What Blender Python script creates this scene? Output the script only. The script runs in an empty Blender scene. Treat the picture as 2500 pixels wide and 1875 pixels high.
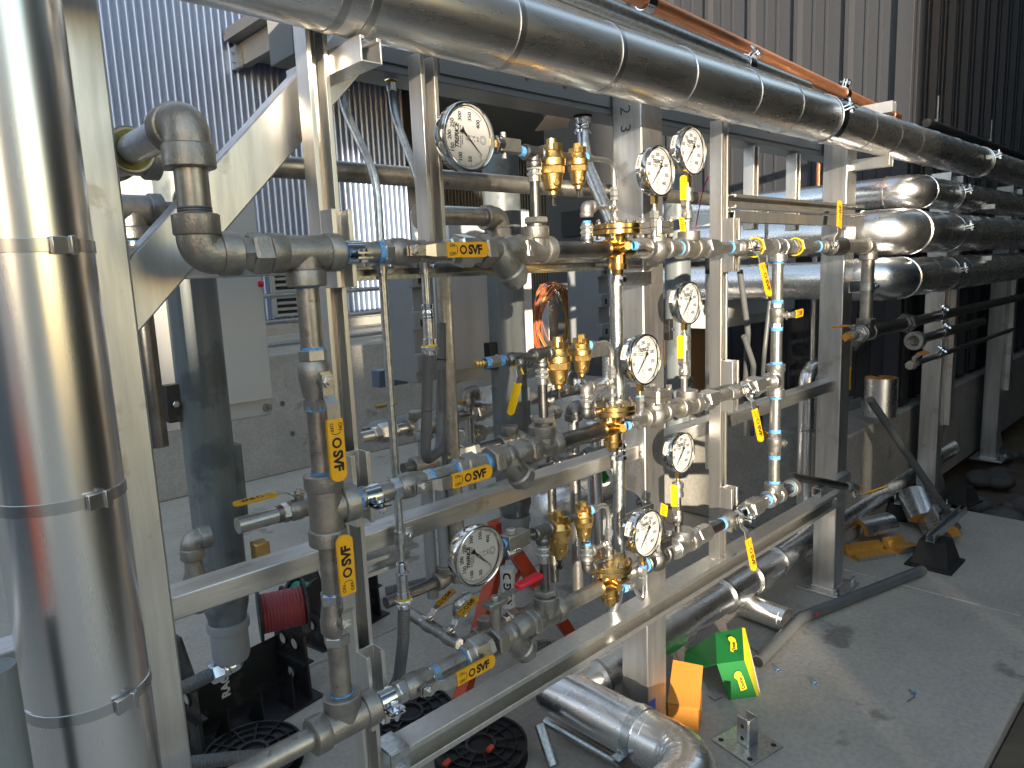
import bpy, math, random
from mathutils import Vector as V, Matrix as M4
random.seed(7)
sc = bpy.context.scene
# ------------------------------------------------------------------ camera
F_PX, CAM_H = 1730.0, 1.48
AX = V((0.72074898, -0.13707978, 0.67950721))      # world X, Y, Z seen in camera axes (right, down, forward)
AY = V((-0.69200375, -0.08481194, 0.71689452))
AZ = V((-0.04064142, -0.98692252, -0.15598784))
cam = bpy.data.cameras.new('camera'); cob = bpy.data.objects.new('camera', cam)
sc.collection.objects.link(cob); sc.camera = cob
right = V((AX.x, AY.x, AZ.x)); down = V((AX.y, AY.y, AZ.y)); fwd = V((AX.z, AY.z, AZ.z))
m = M4((right, -down, -fwd)).transposed().to_4x4(); m.translation = V((0, 0, CAM_H))
cob.matrix_world = m
cam.sensor_fit = 'HORIZONTAL'; cam.sensor_width = 36.0; cam.lens = F_PX / 2500 * 36
cam.clip_start = 0.02; cam.clip_end = 500
# ------------------------------------------------------------------ light
SUN_EL = math.radians(8.0)
TX, TY = 0.6644, 0.7474                             # the sun's light travels this way over the ground
wd = bpy.data.worlds.new('World'); sc.world = wd; wd.use_nodes = True
nt = wd.node_tree; bg = nt.nodes['Background']
sky = nt.nodes.new('ShaderNodeTexSky'); sky.sky_type = 'NISHITA'; sky.sun_disc = False
sky.sun_elevation = SUN_EL; sky.sun_rotation = math.atan2(-TX, -TY); sky.dust_density = 0.3; sky.air_density = 1.0
tint = nt.nodes.new('ShaderNodeMixRGB'); tint.blend_type = 'MULTIPLY'; tint.inputs[0].default_value = 1; tint.inputs[2].default_value = (1.17, 1.0, .86, 1)
nt.links.new(sky.outputs[0], tint.inputs[1]); nt.links.new(tint.outputs[0], bg.inputs[0]); bg.inputs[1].default_value = 0.15
sl = bpy.data.lights.new('sun', 'SUN'); sl.energy = 2.2; sl.angle = math.radians(0.55); sl.color = (1.0, 0.86, 0.66)
so = bpy.data.objects.new('sun', sl); sc.collection.objects.link(so)
so.rotation_euler = V((TX*math.cos(SUN_EL), TY*math.cos(SUN_EL), -math.sin(SUN_EL))).to_track_quat('-Z', 'Y').to_euler()
vs = sc.view_settings; vs.view_transform = 'Standard'; vs.look = 'None'; vs.exposure = 2.35; vs.gamma = 1
sc.cycles.use_denoising = True; sc.cycles.max_bounces = 6; sc.cycles.glossy_bounces = 4
sc.cycles.transmission_bounces = 4; sc.cycles.caustics_reflective = False; sc.cycles.caustics_refractive = False
sc.cycles.sample_clamp_indirect = 6
# ------------------------------------------------------------------ picture -> place
C0 = V((0, 0, CAM_H))
def ray(sx, sy):
    d = V((sx-1250, sy-937.5, F_PX)); return V((AX.dot(d), AY.dot(d), AZ.dot(d)))
def at(sx, sy, X=None, Y=None, Z=None):
    d = ray(sx, sy)
    s = X/d.x if X is not None else Y/d.y if Y is not None else (Z-CAM_H)/d.z
    return C0 + d*s
def q(rc, x, y):
    r, c = divmod(rc, 10); k = 700/2212
    return (c-1)*600 + x*k, (r-1)*450 + y*k
def _sol(s, p, ax, row):
    p = V(p) - C0; c = [sum(a*b for a, b in zip((AX[i], AY[i], AZ[i]), p)) for i in range(3)]
    k = s - (1250 if row == 0 else 937.5); A = (AX, AY, AZ)[ax]
    c0, c2 = c[row], c[2]; w = p[ax]
    c0 -= w*A[row]; c2 -= w*A[2]
    r = (F_PX*c0 - k*c2)/(k*A[2] - F_PX*A[row])
    return r + (CAM_H if ax == 2 else 0)
def Xs(sx, Y, Z): return _sol(sx, (0, Y, Z), 0, 0)
def Zs(sy, X, Y): return _sol(sy, (X, Y, CAM_H), 2, 1)
def Ys(sx, X, Z): return _sol(sx, (X, 0, Z), 1, 0)
# ------------------------------------------------------------------ mesh kit
def perp(a):
    a = a.normalized(); u = V((0, 0, 1)) if abs(a.z) < .9 else V((1, 0, 0))
    x = a.cross(u).normalized(); return x, a.cross(x).normalized()
class MB:
    def __init__(s): s.v = []; s.f = []
    def add(s, vs_, fs):
        b = len(s.v); s.v += [V(p) for p in vs_]; s.f += [[i+b for i in f] for f in fs]; return s
    def box(s, c, d, R=None):
        c = V(c); h = [x/2 for x in d]; pts = []
        for z in (-1, 1):
            for y in (-1, 1):
                for x in (-1, 1):
                    p = V((x*h[0], y*h[1], z*h[2])); pts.append(c + (R @ p if R else p))
        return s.add(pts, [[0,2,3,1],[4,5,7,6],[0,1,5,4],[2,6,7,3],[0,4,6,2],[1,3,7,5]])
    def bb(s, a, b): return s.box([(i+j)/2 for i, j in zip(a, b)], [abs(j-i) for i, j in zip(a, b)])
    def lathe(s, o, ax, prof, n=20, cap=True, ph=0.0, arc=None):
        o = V(o); ax = V(ax).normalized(); x, y = perp(ax); rings = []; pts = []; fs = []
        full = arc is None; m_ = n if full else n+1
        for t, r in prof:
            for i in range(m_):
                a = ph + (2*math.pi*i/n if full else arc[0] + (arc[1]-arc[0])*i/n)
                pts.append(o + ax*t + (x*math.cos(a) + y*math.sin(a))*r)
        for j in range(len(prof)-1):
            for i in range(n):
                k = (i+1) % m_
                fs.append([j*m_+i, (j+1)*m_+i, (j+1)*m_+k, j*m_+k])
        if cap:
            if prof[0][1] > 1e-6: fs.append([i for i in range(m_)])
            if prof[-1][1] > 1e-6: fs.append([(len(prof)-1)*m_+i for i in range(m_)][::-1])
        return s.add(pts, fs)
    def cyl(s, a, b, r, r1=None, n=20, cap=True, ch=0):
        a = V(a); b = V(b); L = (b-a).length; r1 = r if r1 is None else r1
        pr = [(0, r), (L, r1)] if not ch else [(0, r-ch), (ch, r), (L-ch, r1), (L, r1-ch)]
        return s.lathe(a, b-a, pr, n, cap)
    def hexa(s, a, b, r, ph=0.0, ch=0.12):
        a = V(a); b = V(b); L = (b-a).length; c = min(L*.2, r*ch)
        return s.lathe(a, b-a, [(0, r-c), (c, r), (L-c, r), (L, r-c)], 6, True, ph)
    def tube(s, pts, r, n=14, cap=True, rf=None):
        pts = [V(p) for p in pts]; m_ = len(pts); T = []
        for i in range(m_):
            t = (pts[min(i+1, m_-1)] - pts[max(i-1, 0)]).normalized(); T.append(t)
        x, _ = perp(T[0]); vs_ = []; fs = []
        for i, p in enumerate(pts):
            x = (x - T[i]*x.dot(T[i])).normalized(); y = T[i].cross(x)
            rr = rf(i) if rf else r
            for k in range(n):
                a = 2*math.pi*k/n; vs_.append(p + (x*math.cos(a) + y*math.sin(a))*rr)
        for i in range(m_-1):
            for k in range(n):
                k2 = (k+1) % n; fs.append([i*n+k, i*n+k2, (i+1)*n+k2, (i+1)*n+k])
        if cap: fs.append(list(range(n))[::-1]); fs.append([(m_-1)*n+k for k in range(n)])
        return s.add(vs_, fs)
    def ext(s, poly, o, ux, uy, d, caps=True):
        o, ux, uy, d = V(o), V(ux), V(uy), V(d); n = len(poly)
        vs_ = [o + ux*p[0] + uy*p[1] for p in poly] + [o + ux*p[0] + uy*p[1] + d for p in poly]
        fs = [[i, (i+1) % n, n+(i+1) % n, n+i] for i in range(n)]
        if caps: fs += [list(range(n))[::-1], list(range(n, 2*n))]
        return s.add(vs_, fs)
    def ball(s, c, r, n=14, sq=1.0):
        c = V(c); return s.lathe(c - V((0,0,r*sq)), (0,0,1), [(r*sq*(1-math.cos(math.pi*i/8)), max(1e-7, r*math.sin(math.pi*i/8))) for i in range(9)], n, False)
    def ring(s, c, ax, R, r, n=36, k=8):
        ax = V(ax).normalized(); x, y = perp(ax); pts = []; fs = []
        for i in range(n):
            a = 2*math.pi*i/n; u = x*math.cos(a)+y*math.sin(a)
            for j in range(k):
                b = 2*math.pi*j/k; pts.append(V(c) + u*(R + r*math.cos(b)) + ax*r*math.sin(b))
        for i in range(n):
            for j in range(k):
                fs.append([i*k+j, ((i+1) % n)*k+j, ((i+1) % n)*k+(j+1) % k, i*k+(j+1) % k])
        return s.add(pts, fs)
    def xf(s, M):
        s.v = [M @ p for p in s.v]; return s
    def mesh(s, name, o=V((0, 0, 0)), ang=32):
        me = bpy.data.meshes.new(name); me.from_pydata([p - o for p in s.v], [], s.f)
        import bmesh
        if not getattr(s, 'raw', False):
            bm = bmesh.new(); bm.from_mesh(me); bmesh.ops.recalc_face_normals(bm, faces=bm.faces); bm.to_mesh(me); bm.free()
        me.polygons.foreach_set('use_smooth', [True]*len(me.polygons))
        me.set_sharp_from_angle(angle=math.radians(ang)); return me
def fillet(pts, rad, seg=6):
    pts = [V(p) for p in pts]; out = [pts[0]]
    for i in range(1, len(pts)-1):
        a, b, c = pts[i-1], pts[i], pts[i+1]; r = rad[i-1] if isinstance(rad, (list, tuple)) else rad
        u = (a-b).normalized(); w = (c-b).normalized()
        th = u.angle(w); t = min(r/math.tan(th/2), (a-b).length*.49, (c-b).length*.49)
        p, e = b+u*t, b+w*t
        for k in range(seg+1):
            f = k/seg; out.append(p*(1-f)**2 + b*2*f*(1-f) + e*f**2)
    return out + [pts[-1]]
def frame(o, x, z):
    x = V(x).normalized(); z = V(z); z = (z - x*z.dot(x)).normalized(); y = z.cross(x)
    M = M4((x, y, z)).transposed().to_4x4(); M.translation = V(o); return M
COL = sc.collection
def link(name, me, mat, parent=None, M=None, bevel=0):
    o = bpy.data.objects.new(name, me); COL.objects.link(o)
    if me is not None:
        if not me.materials: me.materials.append(mat)
        elif mat is not None and me.materials[0] != mat: o.material_slots[0].link = 'OBJECT'; o.material_slots[0].material = mat
    if parent is not None: o.parent = parent
    if M is not None: o.matrix_local = M
    if bevel:
        b = o.modifiers.new('bevel', 'BEVEL'); b.width = bevel; b.segments = 2; b.limit_method = 'ANGLE'; b.angle_limit = .6
        b.harden_normals = False
    return o
def tag(o, label, cat, group=None):
    o['label'] = label; o['category'] = cat
    if group: o['group'] = group
    return o
def base_of(mb):
    xs = [p.x for p in mb.v]; ys = [p.y for p in mb.v]; zs = [p.z for p in mb.v]
    return V(((min(xs)+max(xs))/2, (min(ys)+max(ys))/2, min(zs)))
def solo(name, label, cat, mb, mat, group=None, bevel=0, ang=32):          # a thing that is one mesh
    o = base_of(mb); return tag(link(name, mb.mesh(name, o, ang), mat, None, M4.Translation(o), bevel), label, cat, group)
def multi(name, label, cat, parts, group=None, o=None):                    # parts: (name, mb, mat[, bevel[, [subparts]]]) in world coordinates
    if o is None: o = base_of(parts[0][1])
    e = link(name, None, None, None, M4.Translation(V(o))); e.empty_display_size = .05; tag(e, label, cat, group)
    for p in parts: part(e, *p, o=V(o))
    return e
def part(par, name, mb, mat, bevel=0, subs=(), o=None):
    c = link(name, mb.mesh(name, V(o)), mat, par, None, bevel)
    for s_ in subs: part(c, *s_, o=o)
    return c
def struct(name, mb, mat, bevel=0):
    o = link(name, mb.mesh(name), mat, None, None, bevel); o['kind'] = 'structure'; return o
KIT = {}
def inst(key, build, name, label, cat, M, group=None, over=None):          # parts built once in local axes, placed by a matrix
    if key not in KIT:
        KIT[key] = [(n, mb.mesh(n), mt, par) for n, mb, mt, par in build()]
    e = link(name, None, None, None, M); e.empty_display_size = .05; tag(e, label, cat, group); obs = []
    for n, me, mt, par in KIT[key]:
        mt = (over or {}).get(n, mt)
        obs.append(link(n, me, mt, e if par is None else obs[par]))
    return e
# ------------------------------------------------------------------ lettering
_txt = {}
def text_mb(s, size, bold=0.0, space=1.0, shear=0.0, align='CENTER'):
    k = (s, size, bold, space, shear, align)
    if k not in _txt:
        cu = bpy.data.curves.new('t', 'FONT'); cu.body = s; cu.size = size; cu.offset = bold; cu.space_character = space; cu.shear = shear
        cu.align_x = align; cu.align_y = 'CENTER'; cu.resolution_u = 3
        ob = bpy.data.objects.new('t', cu); COL.objects.link(ob); dg = bpy.context.evaluated_depsgraph_get()
        me = ob.evaluated_get(dg).to_mesh(); _txt[k] = ([p.co.copy() for p in me.vertices], [list(p.vertices) for p in me.polygons])
        ob.evaluated_get(dg).to_mesh_clear(); bpy.data.objects.remove(ob); bpy.data.curves.remove(cu)
    v, f = _txt[k]; mb = MB(); mb.add(v, f); return mb
# ------------------------------------------------------------------ materials
def lin(r, g, b):
    t = lambda c: (c/255/12.92 if c/255 <= .04045 else ((c/255+.055)/1.055)**2.4); return (t(r), t(g), t(b))
def mat(name, col, rough=.5, metal=0.0, var=0.0, vscale=8.0, stretch=(1, 1, 1), rvar=0.0, bump=0.0, bscale=60.0, col2=None, spec=.5, stain=None, coat=0):
    m_ = bpy.data.materials.new(name); m_.use_nodes = True; n = m_.node_tree; b = n.nodes['Principled BSDF']
    b.inputs['Base Color'].default_value = (*col, 1); b.inputs['Roughness'].default_value = rough; b.inputs['Metallic'].default_value = metal
    b.inputs['Specular IOR Level'].default_value = spec
    if coat: b.inputs['Coat Weight'].default_value = coat; b.inputs['Coat Roughness'].default_value = .15
    def N(t): return n.nodes.new('ShaderNode'+t)
    if var or rvar or bump or stain:
        tc = N('TexCoord'); gi = N('NewGeometry'); mp = N('Mapping'); n.links.new(gi.outputs['Position'], mp.inputs[0]); mp.inputs['Scale'].default_value = stretch
    cout = None
    if var:
        nz = N('TexNoise'); nz.inputs['Scale'].default_value = vscale; nz.inputs['Detail'].default_value = 5; nz.inputs['Roughness'].default_value = .65
        n.links.new(mp.outputs[0], nz.inputs[0]); rp = N('ValToRGB'); c2 = col2 or tuple(c*(1-var) for c in col); c1 = col if col2 else tuple(min(1, c*(1+var*.6)) for c in col)
        rp.color_ramp.elements[0].position = .32; rp.color_ramp.elements[1].position = .68
        rp.color_ramp.elements[0].color = (*c2, 1); rp.color_ramp.elements[1].color = (*c1, 1)
        n.links.new(nz.outputs[0], rp.inputs[0]); cout = rp.outputs[0]
    if stain:                                                               # (colour, scale, threshold, strength)
        n2 = N('TexNoise'); n2.inputs['Scale'].default_value = stain[1]; n2.inputs['Detail'].default_value = 6; n2.inputs['Roughness'].default_value = .6
        n.links.new(gi.outputs['Position'], n2.inputs[0]); r2 = N('ValToRGB'); r2.color_ramp.elements[0].position = stain[2]; r2.color_ramp.elements[1].position = stain[2]+.06
        r2.color_ramp.elements[0].color = (0, 0, 0, 1); r2.color_ramp.elements[1].color = (stain[3],)*3 + (1,)
        n.links.new(n2.outputs[0], r2.inputs[0]); mx = N('MixRGB'); n.links.new(r2.outputs[0], mx.inputs[0]); mx.inputs[2].default_value = (*stain[0], 1)
        if cout: n.links.new(cout, mx.inputs[1])
        else: mx.inputs[1].default_value = (*col, 1)
        cout = mx.outputs[0]
    if cout: n.links.new(cout, b.inputs['Base Color'])
    if rvar:
        n3 = N('TexNoise'); n3.inputs['Scale'].default_value = vscale*1.7; n3.inputs['Detail'].default_value = 4; n.links.new(mp.outputs[0], n3.inputs[0])
        mr = N('MapRange'); mr.inputs[3].default_value = max(.03, rough-rvar); mr.inputs[4].default_value = rough+rvar; n.links.new(n3.outputs[0], mr.inputs[0]); n.links.new(mr.outputs[0], b.inputs['Roughness'])
    if bump:
        n4 = N('TexNoise'); n4.inputs['Scale'].default_value = bscale; n4.inputs['Detail'].default_value = 3; n.links.new(mp.outputs[0], n4.inputs[0])
        bp = N('Bump'); bp.inputs['Strength'].default_value = bump; bp.inputs['Distance'].default_value = .004; n.links.new(n4.outputs[0], bp.inputs['Height']); n.links.new(bp.outputs[0], b.inputs['Normal'])
    return m_
ALU   = mat('mill_aluminium', (.60, .595, .585), .42, .95, .2, 5, (6, 6, .6), .1, .05, 40, stain=((.30, .25, .19), 9, .60, .45))
ALUH  = mat('mill_aluminium_rail', (.60, .595, .58), .42, .95, .24, 6, (.7, 6, 6), .1, .06, 40, stain=((.26, .22, .17), 14, .58, .5))
STRUT = mat('aluminium_channel', (.70, .685, .655), .36, .92, .1, 6, (8, 8, .4), .08, .03, 40)
JACK  = mat('aluminium_jacket', (.86, .85, .84), .28, 1, .05, 6, (1, 5, 5), .05, .035, 5)
JACKV = mat('aluminium_jacket_upright', (.82, .81, .80), .26, 1, .05, 5, (5, 5, .5), .05, .05, 4)
JACKB = mat('aluminium_jacket_pressed', (.86, .85, .84), .28, 1, .05, 8, (1, 1, 1), .08, .08, 9)
BAND  = mat('steel_band', (.55, .55, .55), .28, 1, .1, 20)
CAST  = mat('cast_stainless', (.345, .328, .298), .44, .85, .22, 30, (1, 1, 1), .08, .22, 260)
CASTD = mat('cast_stainless_dark', (.24, .235, .225), .42, 1, .25, 30, (1, 1, 1), .08, .22, 260)
PIPE  = mat('stainless_pipe', (.39, .37, .33), .42, .88, .3, 26, (1, 1, 1), .1, .08, 200, stain=((.16, .13, .10), 55, .60, .6))
PIPED = mat('dull_steel_pipe', (.20, .195, .19), .38, 1, .25, 26, (1, 1, 1), .1, .06, 200)
NICK  = mat('machined_stainless', (.58, .565, .53), .30, .92, .12, 50, (1, 1, 1), .08)
CHROM = mat('bright_zinc', (.72, .74, .78), .13, 1, .08, 40, (1, 1, 1), .06)
GALV  = mat('galvanised_steel', (.56, .59, .60), .33, 1, .28, 90, (1, 1, 1), .12, .05, 120)
PRVB  = mat('machined_bronze', (.72, .47, .17), .24, 1, .14, 40, (1, 1, 1), .07, .04, 150, stain=((.34, .17, .05), 22, .60, .5))
BRAS  = mat('cast_brass', (.62, .415, .15), .36, 1, .18, 40, (1, 1, 1), .08, .2, 300, stain=((.28, .15, .05), 30, .62, .5))
COPP  = mat('copper_pipe', (.93, .40, .20), .36, .9, .16, 12, (1, 6, 6), .08, .03, 30)
YEL   = mat('yellow_vinyl', (.80, .40, .010), .42, 0, .10, 40, (1, 1, 1), .1, stain=((.25, .14, .02), 60, .66, .55))
YELB  = mat('bright_yellow_vinyl', (.84, .54, .008), .38, 0, .08, 40)
INK   = mat('black_print', (.008, .008, .008), .6)
INKG  = mat('grey_print', (.10, .10, .10), .6)
TAPE  = mat('blue_thread_tape', (.055, .27, .66), .5, 0, .35, 120, (1, 1, 1), 0, .5, 400, col2=(.20, .48, .78))
DIAL  = mat('dial_enamel', (.80, .80, .80), .4)
CASE  = mat('polished_gauge_case', (.68, .66, .62), .12, 1)
VESP  = mat('grey_painted_vessel', (.17, .192, .20), .42, 0, .22, 7, (5, 5, .35), .1, .08, 60, stain=((.075, .09, .098), 6, .54, .7))
CABW  = mat('light_grey_enclosure', (.72, .715, .70), .45, 0, .04, 3, (1, 1, 1), .05)
CABG  = mat('mid_grey_plastic', (.30, .315, .33), .5, 0, .06, 12)
GREYP = mat('grey_wireway_paint', (.23, .235, .235), .42, 0, .05, 5, (1, 1, 1), .05)
FLEX  = mat('grey_flexible_conduit', (.115, .12, .125), .4, 0, .1, 20)
BLK   = mat('black_plastic', (.012, .012, .013), .5, 0, .3, 14, (1, 1, 1), .1, .1, 60, stain=((.07, .066, .06), 16, .58, .5))
RUB   = mat('black_rubber', (.011, .011, .011), .75, 0, .3, 20, (1, 1, 1), .1, .2, 80)
FOAM  = mat('yellow_brown_foam', (.50, .235, .035), .85, 0, .2, 60, (1, 1, 1), 0, .3, 200)
RED   = mat('red_orange_paint', (.62, .075, .02), .4, 0, .2, 14, (1, 1, 1), .1, stain=((.12, .06, .04), 30, .62, .6))
REDG  = mat('red_plastic', (.70, .02, .045), .35)
CARD  = mat('brown_cardboard', (.36, .20, .10), .8, 0, .1, 20)
ORBX  = mat('orange_brown_box', (.62, .25, .035), .6, 0, .08, 12)
GRN   = mat('green_printed_card', (.012, .16, .035), .38, 0, .1, 6)
YPR   = mat('yellow_print', (.85, .72, .02), .45)
WHT   = mat('white_print', (.80, .80, .78), .5)
BLU   = mat('blue_paint', (.02, .09, .42), .5)
TEAL  = mat('blue_grey_box', (.10, .14, .19), .45)
def glass(name):
    m_ = bpy.data.materials.new(name); m_.use_nodes = True; n = m_.node_tree; n.nodes.clear()
    o = n.nodes.new('ShaderNodeOutputMaterial'); mx = n.nodes.new('ShaderNodeMixShader'); tr = n.nodes.new('ShaderNodeBsdfTransparent'); gl = n.nodes.new('ShaderNodeBsdfGlossy')
    fr = n.nodes.new('ShaderNodeFresnel'); fr.inputs[0].default_value = 1.45; gl.inputs['Roughness'].default_value = .03
    n.links.new(fr.outputs[0], mx.inputs[0]); n.links.new(tr.outputs[0], mx.inputs[1]); n.links.new(gl.outputs[0], mx.inputs[2]); n.links.new(mx.outputs[0], o.inputs[0]); return m_
GLAS = glass('clear_glass')
def concrete(name, c, c2, dark, rough=.75, sc_=1.0):
    m_ = mat(name, c, rough, 0, .3, 2.2*sc_, (1, 1, 1), .1, .35, 90, col2=c2, stain=(dark, 3.1*sc_, .62, .75)); n = m_.node_tree; b = n.nodes['Principled BSDF']
    src = b.inputs['Base Color'].links[0].from_socket; g = n.nodes.new('ShaderNodeNewGeometry')
    nz = n.nodes.new('ShaderNodeTexNoise'); nz.inputs['Scale'].default_value = 55; nz.inputs['Detail'].default_value = 6; n.links.new(g.outputs['Position'], nz.inputs[0])
    rp = n.nodes.new('ValToRGB' if False else 'ShaderNodeValToRGB'); rp.color_ramp.elements[0].position = .36; rp.color_ramp.elements[0].color = (.62, .62, .62, 1); rp.color_ramp.elements[1].position = .62
    n.links.new(nz.outputs[0], rp.inputs[0]); mx = n.nodes.new('ShaderNodeMixRGB'); mx.blend_type = 'MULTIPLY'; mx.inputs[0].default_value = .42
    n.links.new(src, mx.inputs[1]); n.links.new(rp.outputs[0], mx.inputs[2]); n.links.new(mx.outputs[0], b.inputs['Base Color']); return m_
SLAB = concrete('slab_concrete', (.50, .455, .395), (.385, .35, .305), (.17, .154, .135))
CONC = concrete('wall_concrete', (.40, .38, .345), (.31, .295, .265), (.2, .185, .165), .85, 1.4)
DIRT = mat('bare_soil', (.11, .085, .06), .95, 0, .3, 6, (1, 1, 1), 0, .6, 40)
SIDB = mat('silver_corrugated_siding', (.31, .39, .56), .38, .55, .06, 2, (2, 2, .3), .05)  # blue in the base colour stands in for reflected sky
SIDG = mat('grey_ribbed_siding', (.038, .040, .047), .55, 0, .05, 2, (2, 2, .3), .05, spec=.3)
SIDD = mat('shade_toned_siding', (.04, .041, .044), .5, 0, .08, 2)  # dark base colour carries the shade of the recess and right end
TRIM = mat('grey_trim_paint', (.30, .30, .305), .4, 0, .06, 3)
DARK = mat('dark_opening', (.012, .012, .013), .7)
DPAN = mat('shade_toned_panel', (.05, .05, .05), .5, 0, .06, 3)  # base colour darkened in place of the shade on the flat panel
TAN  = mat('pale_render', (.50, .49, .50), .85, 0, .1, 3)
# ================================================================== SETTING
struct('ground', MB().bb((-60, -60, -.5), (60, 60, -.16)), DIRT)
sl_ = MB()
for x0, x1 in ((-2.2, .62), (.625, 3.35), (3.355, 4.62)):
    for y0, y1 in ((.435, 2.42), (2.425, 5.4)): sl_.bb((x0, y0, -.15), (x1, y1, 0))
struct('concrete_slab', sl_, SLAB, .006)
struct('soil_bed', MB().bb((1.905, -1.25, -.17), (15, .428, -.035)), DIRT)
struct('rear_pavement', MB().bb((-12, 5.405, -.15), (9.8, 9.4, -.004)), SLAB)
struct('side_pavement', MB().bb((-14, -14, -.155), (-2.205, 5.4, -.006)), SLAB)
struct('front_pavement', MB().bb((-2.2, -14, -.15), (1.9, .43, -.008)), SLAB)
def corr(x0, x1, z0, z1, pitch, depth, o, ux, uz, un, prof):
    mb = MB(); pts = []; x = x0
    while x < x1:
        for fx, fd in prof:
            if x + fx*pitch <= x1: pts.append((x+fx*pitch, fd*depth))
        x += pitch
    n = len(pts); o, ux, uz, un = V(o), V(ux), V(uz), V(un)
    vs_ = [o+ux*a+un*d+uz*z0 for a, d in pts] + [o+ux*a+un*d+uz*z1 for a, d in pts]
    mb.add(vs_, [[i, i+1, n+i+1, n+i] for i in range(n-1)]); return mb
P7 = [(0, 0), (.22, .0), (.34, .8), (.42, 1), (.58, 1), (.66, .8), (.78, 0)]
# silver corrugated building
bld = MB().bb((-9.8, 7.06, 1.06), (5.34, 7.4, 10)); 
w1 = []
for i in range(10):
    a = -8.56 + i*1.36; w1.append(('siding_panel', corr(a, a+1.40, 1.1, 10 , .068, .017, (0, 7.02-.0015*(i % 2), 0), (1, 0, 0), (0, 0, 1), (0, -1, 0), P7), SIDB))
lou = MB()
for i in range(7): lou.box((3.62, 6.985, 1.2+i*.062), (.62, .05, .012), M4.Rotation(.6, 3, 'X'))
fr = MB().bb((3.28, 6.96, 1.15), (3.32, 7.0, 1.66)).bb((3.93, 6.96, 1.15), (3.97, 7.0, 1.66)).bb((3.28, 6.955, 1.12), (3.97, 7.0, 1.15)).bb((3.32, 6.96, 1.63), (3.93, 7.0, 1.66))
multi('metal_building', 'tall silver corrugated metal building behind the pipe rack on the left', 'building', [('wall', bld, SIDD)] + w1 +
      [('base_flashing', MB().bb((-9.8, 6.96, 1.05), (5.34, 7.06, 1.095)), TRIM), ('louvre_window', MB().bb((3.3, 6.99, 1.13), (3.95, 6.998, 1.65)), DARK, 0, [('window_frame', fr, TRIM), ('slat', lou, TRIM)])])
# recessed wall to its right, its shade put into a dark colour
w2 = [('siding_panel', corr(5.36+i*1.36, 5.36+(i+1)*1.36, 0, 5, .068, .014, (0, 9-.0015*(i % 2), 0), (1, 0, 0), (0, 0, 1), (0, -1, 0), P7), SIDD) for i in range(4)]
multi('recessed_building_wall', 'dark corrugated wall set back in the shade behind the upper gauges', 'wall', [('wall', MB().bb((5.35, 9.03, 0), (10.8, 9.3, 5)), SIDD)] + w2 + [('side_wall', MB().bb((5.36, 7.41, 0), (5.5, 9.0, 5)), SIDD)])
# awning fixed to the silver building
aw = MB().bb((3.16, 5.2, 3.53), (3.24, 6.94, 3.74)); ar = MB().bb((3.06, 5.1, 3.80), (10.6, 7.0, 3.86)).bb((5.5, 7.0, 3.80), (10.6, 8.95, 3.86))
ap = MB().bb((3.25, 5.2, 3.60), (10.6, 6.94, 3.63)).bb((5.52, 6.95, 3.60), (10.6, 8.95, 3.63))
multi('awning', 'grey steel awning with a sloping fascia bracketed to the corrugated wall', 'awning', [('fascia', aw, TRIM, .004), ('roof', ar, TRIM), ('soffit', ap, TRIM), ('drip_edge', MB().bb((3.04, 5.1, 3.745), (3.2, 6.98, 3.795)), TRIM),
      ('bracket', MB().bb((3.1, 6.86, 3.50), (3.155, 7.0, 3.70)), GALV, 0, [('bolt', MB().cyl((3.085, 6.93, z_), (3.1, 6.93, z_), .012, n=8), CHROM) for z_ in (3.56, 3.64)]),
      ('front_fascia', MB().bb((3.245, 5.2, 3.53), (10.6, 5.27, 3.79)), TRIM, .004)])
# concrete ramp, kerb wall and guard rail
rw = MB().bb((-3, 5.14, 0), (5.3, 5.34, .93)); 
multi('retaining_wall', 'stained low concrete retaining wall along the back of the slab', 'wall', [('stem', rw, CONC, .01), ('tie_hole', MB().cyl((1.35, 5.137, .42), (1.35, 5.15, .42), .02, n=10).cyl((1.42, 5.137, .14), (1.42, 5.15, .14), .02, n=10).cyl((2.42, 5.137, .55), (2.42, 5.15, .55), .02, n=10).cyl((2.48, 5.137, .30), (2.48, 5.15, .30), .02, n=10), CASTD)])
struct('ramp', MB().add([(-3, 5.345, .70), (5.3, 5.345, .86), (5.3, 6.95, .98), (-3, 6.95, .80), (-3, 5.345, 0), (5.3, 5.345, 0), (5.3, 6.95, 0), (-3, 6.95, 0)], [[0,1,2,3],[0,4,5,1],[1,5,6,2],[2,6,7,3],[3,7,4,0]]), SLAB)
struct('building_base', MB().bb((-9.8, 6.955, 0), (5.34, 7.055, 1.045)), CONC)
gr = []
for i, x in enumerate((-.6, .9, 2.4, 3.84, 5.1)): gr.append(('post', MB().cyl((x, 5.6, .7), (x, 5.6, 1.385), .022, n=12).cyl((x, 5.6, .88), (x, 5.6, .93), .045, .03, n=12), GALV))
for z in (1.385, 1.17, .98): gr.append(('rail', MB().cyl((-1.2, 5.6, z-.06), (5.2, 5.6, z+.012), .02, n=12), GALV))
multi('guard_rail', 'galvanised pipe guard rail on the ramp before the corrugated wall', 'railing', gr)
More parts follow.
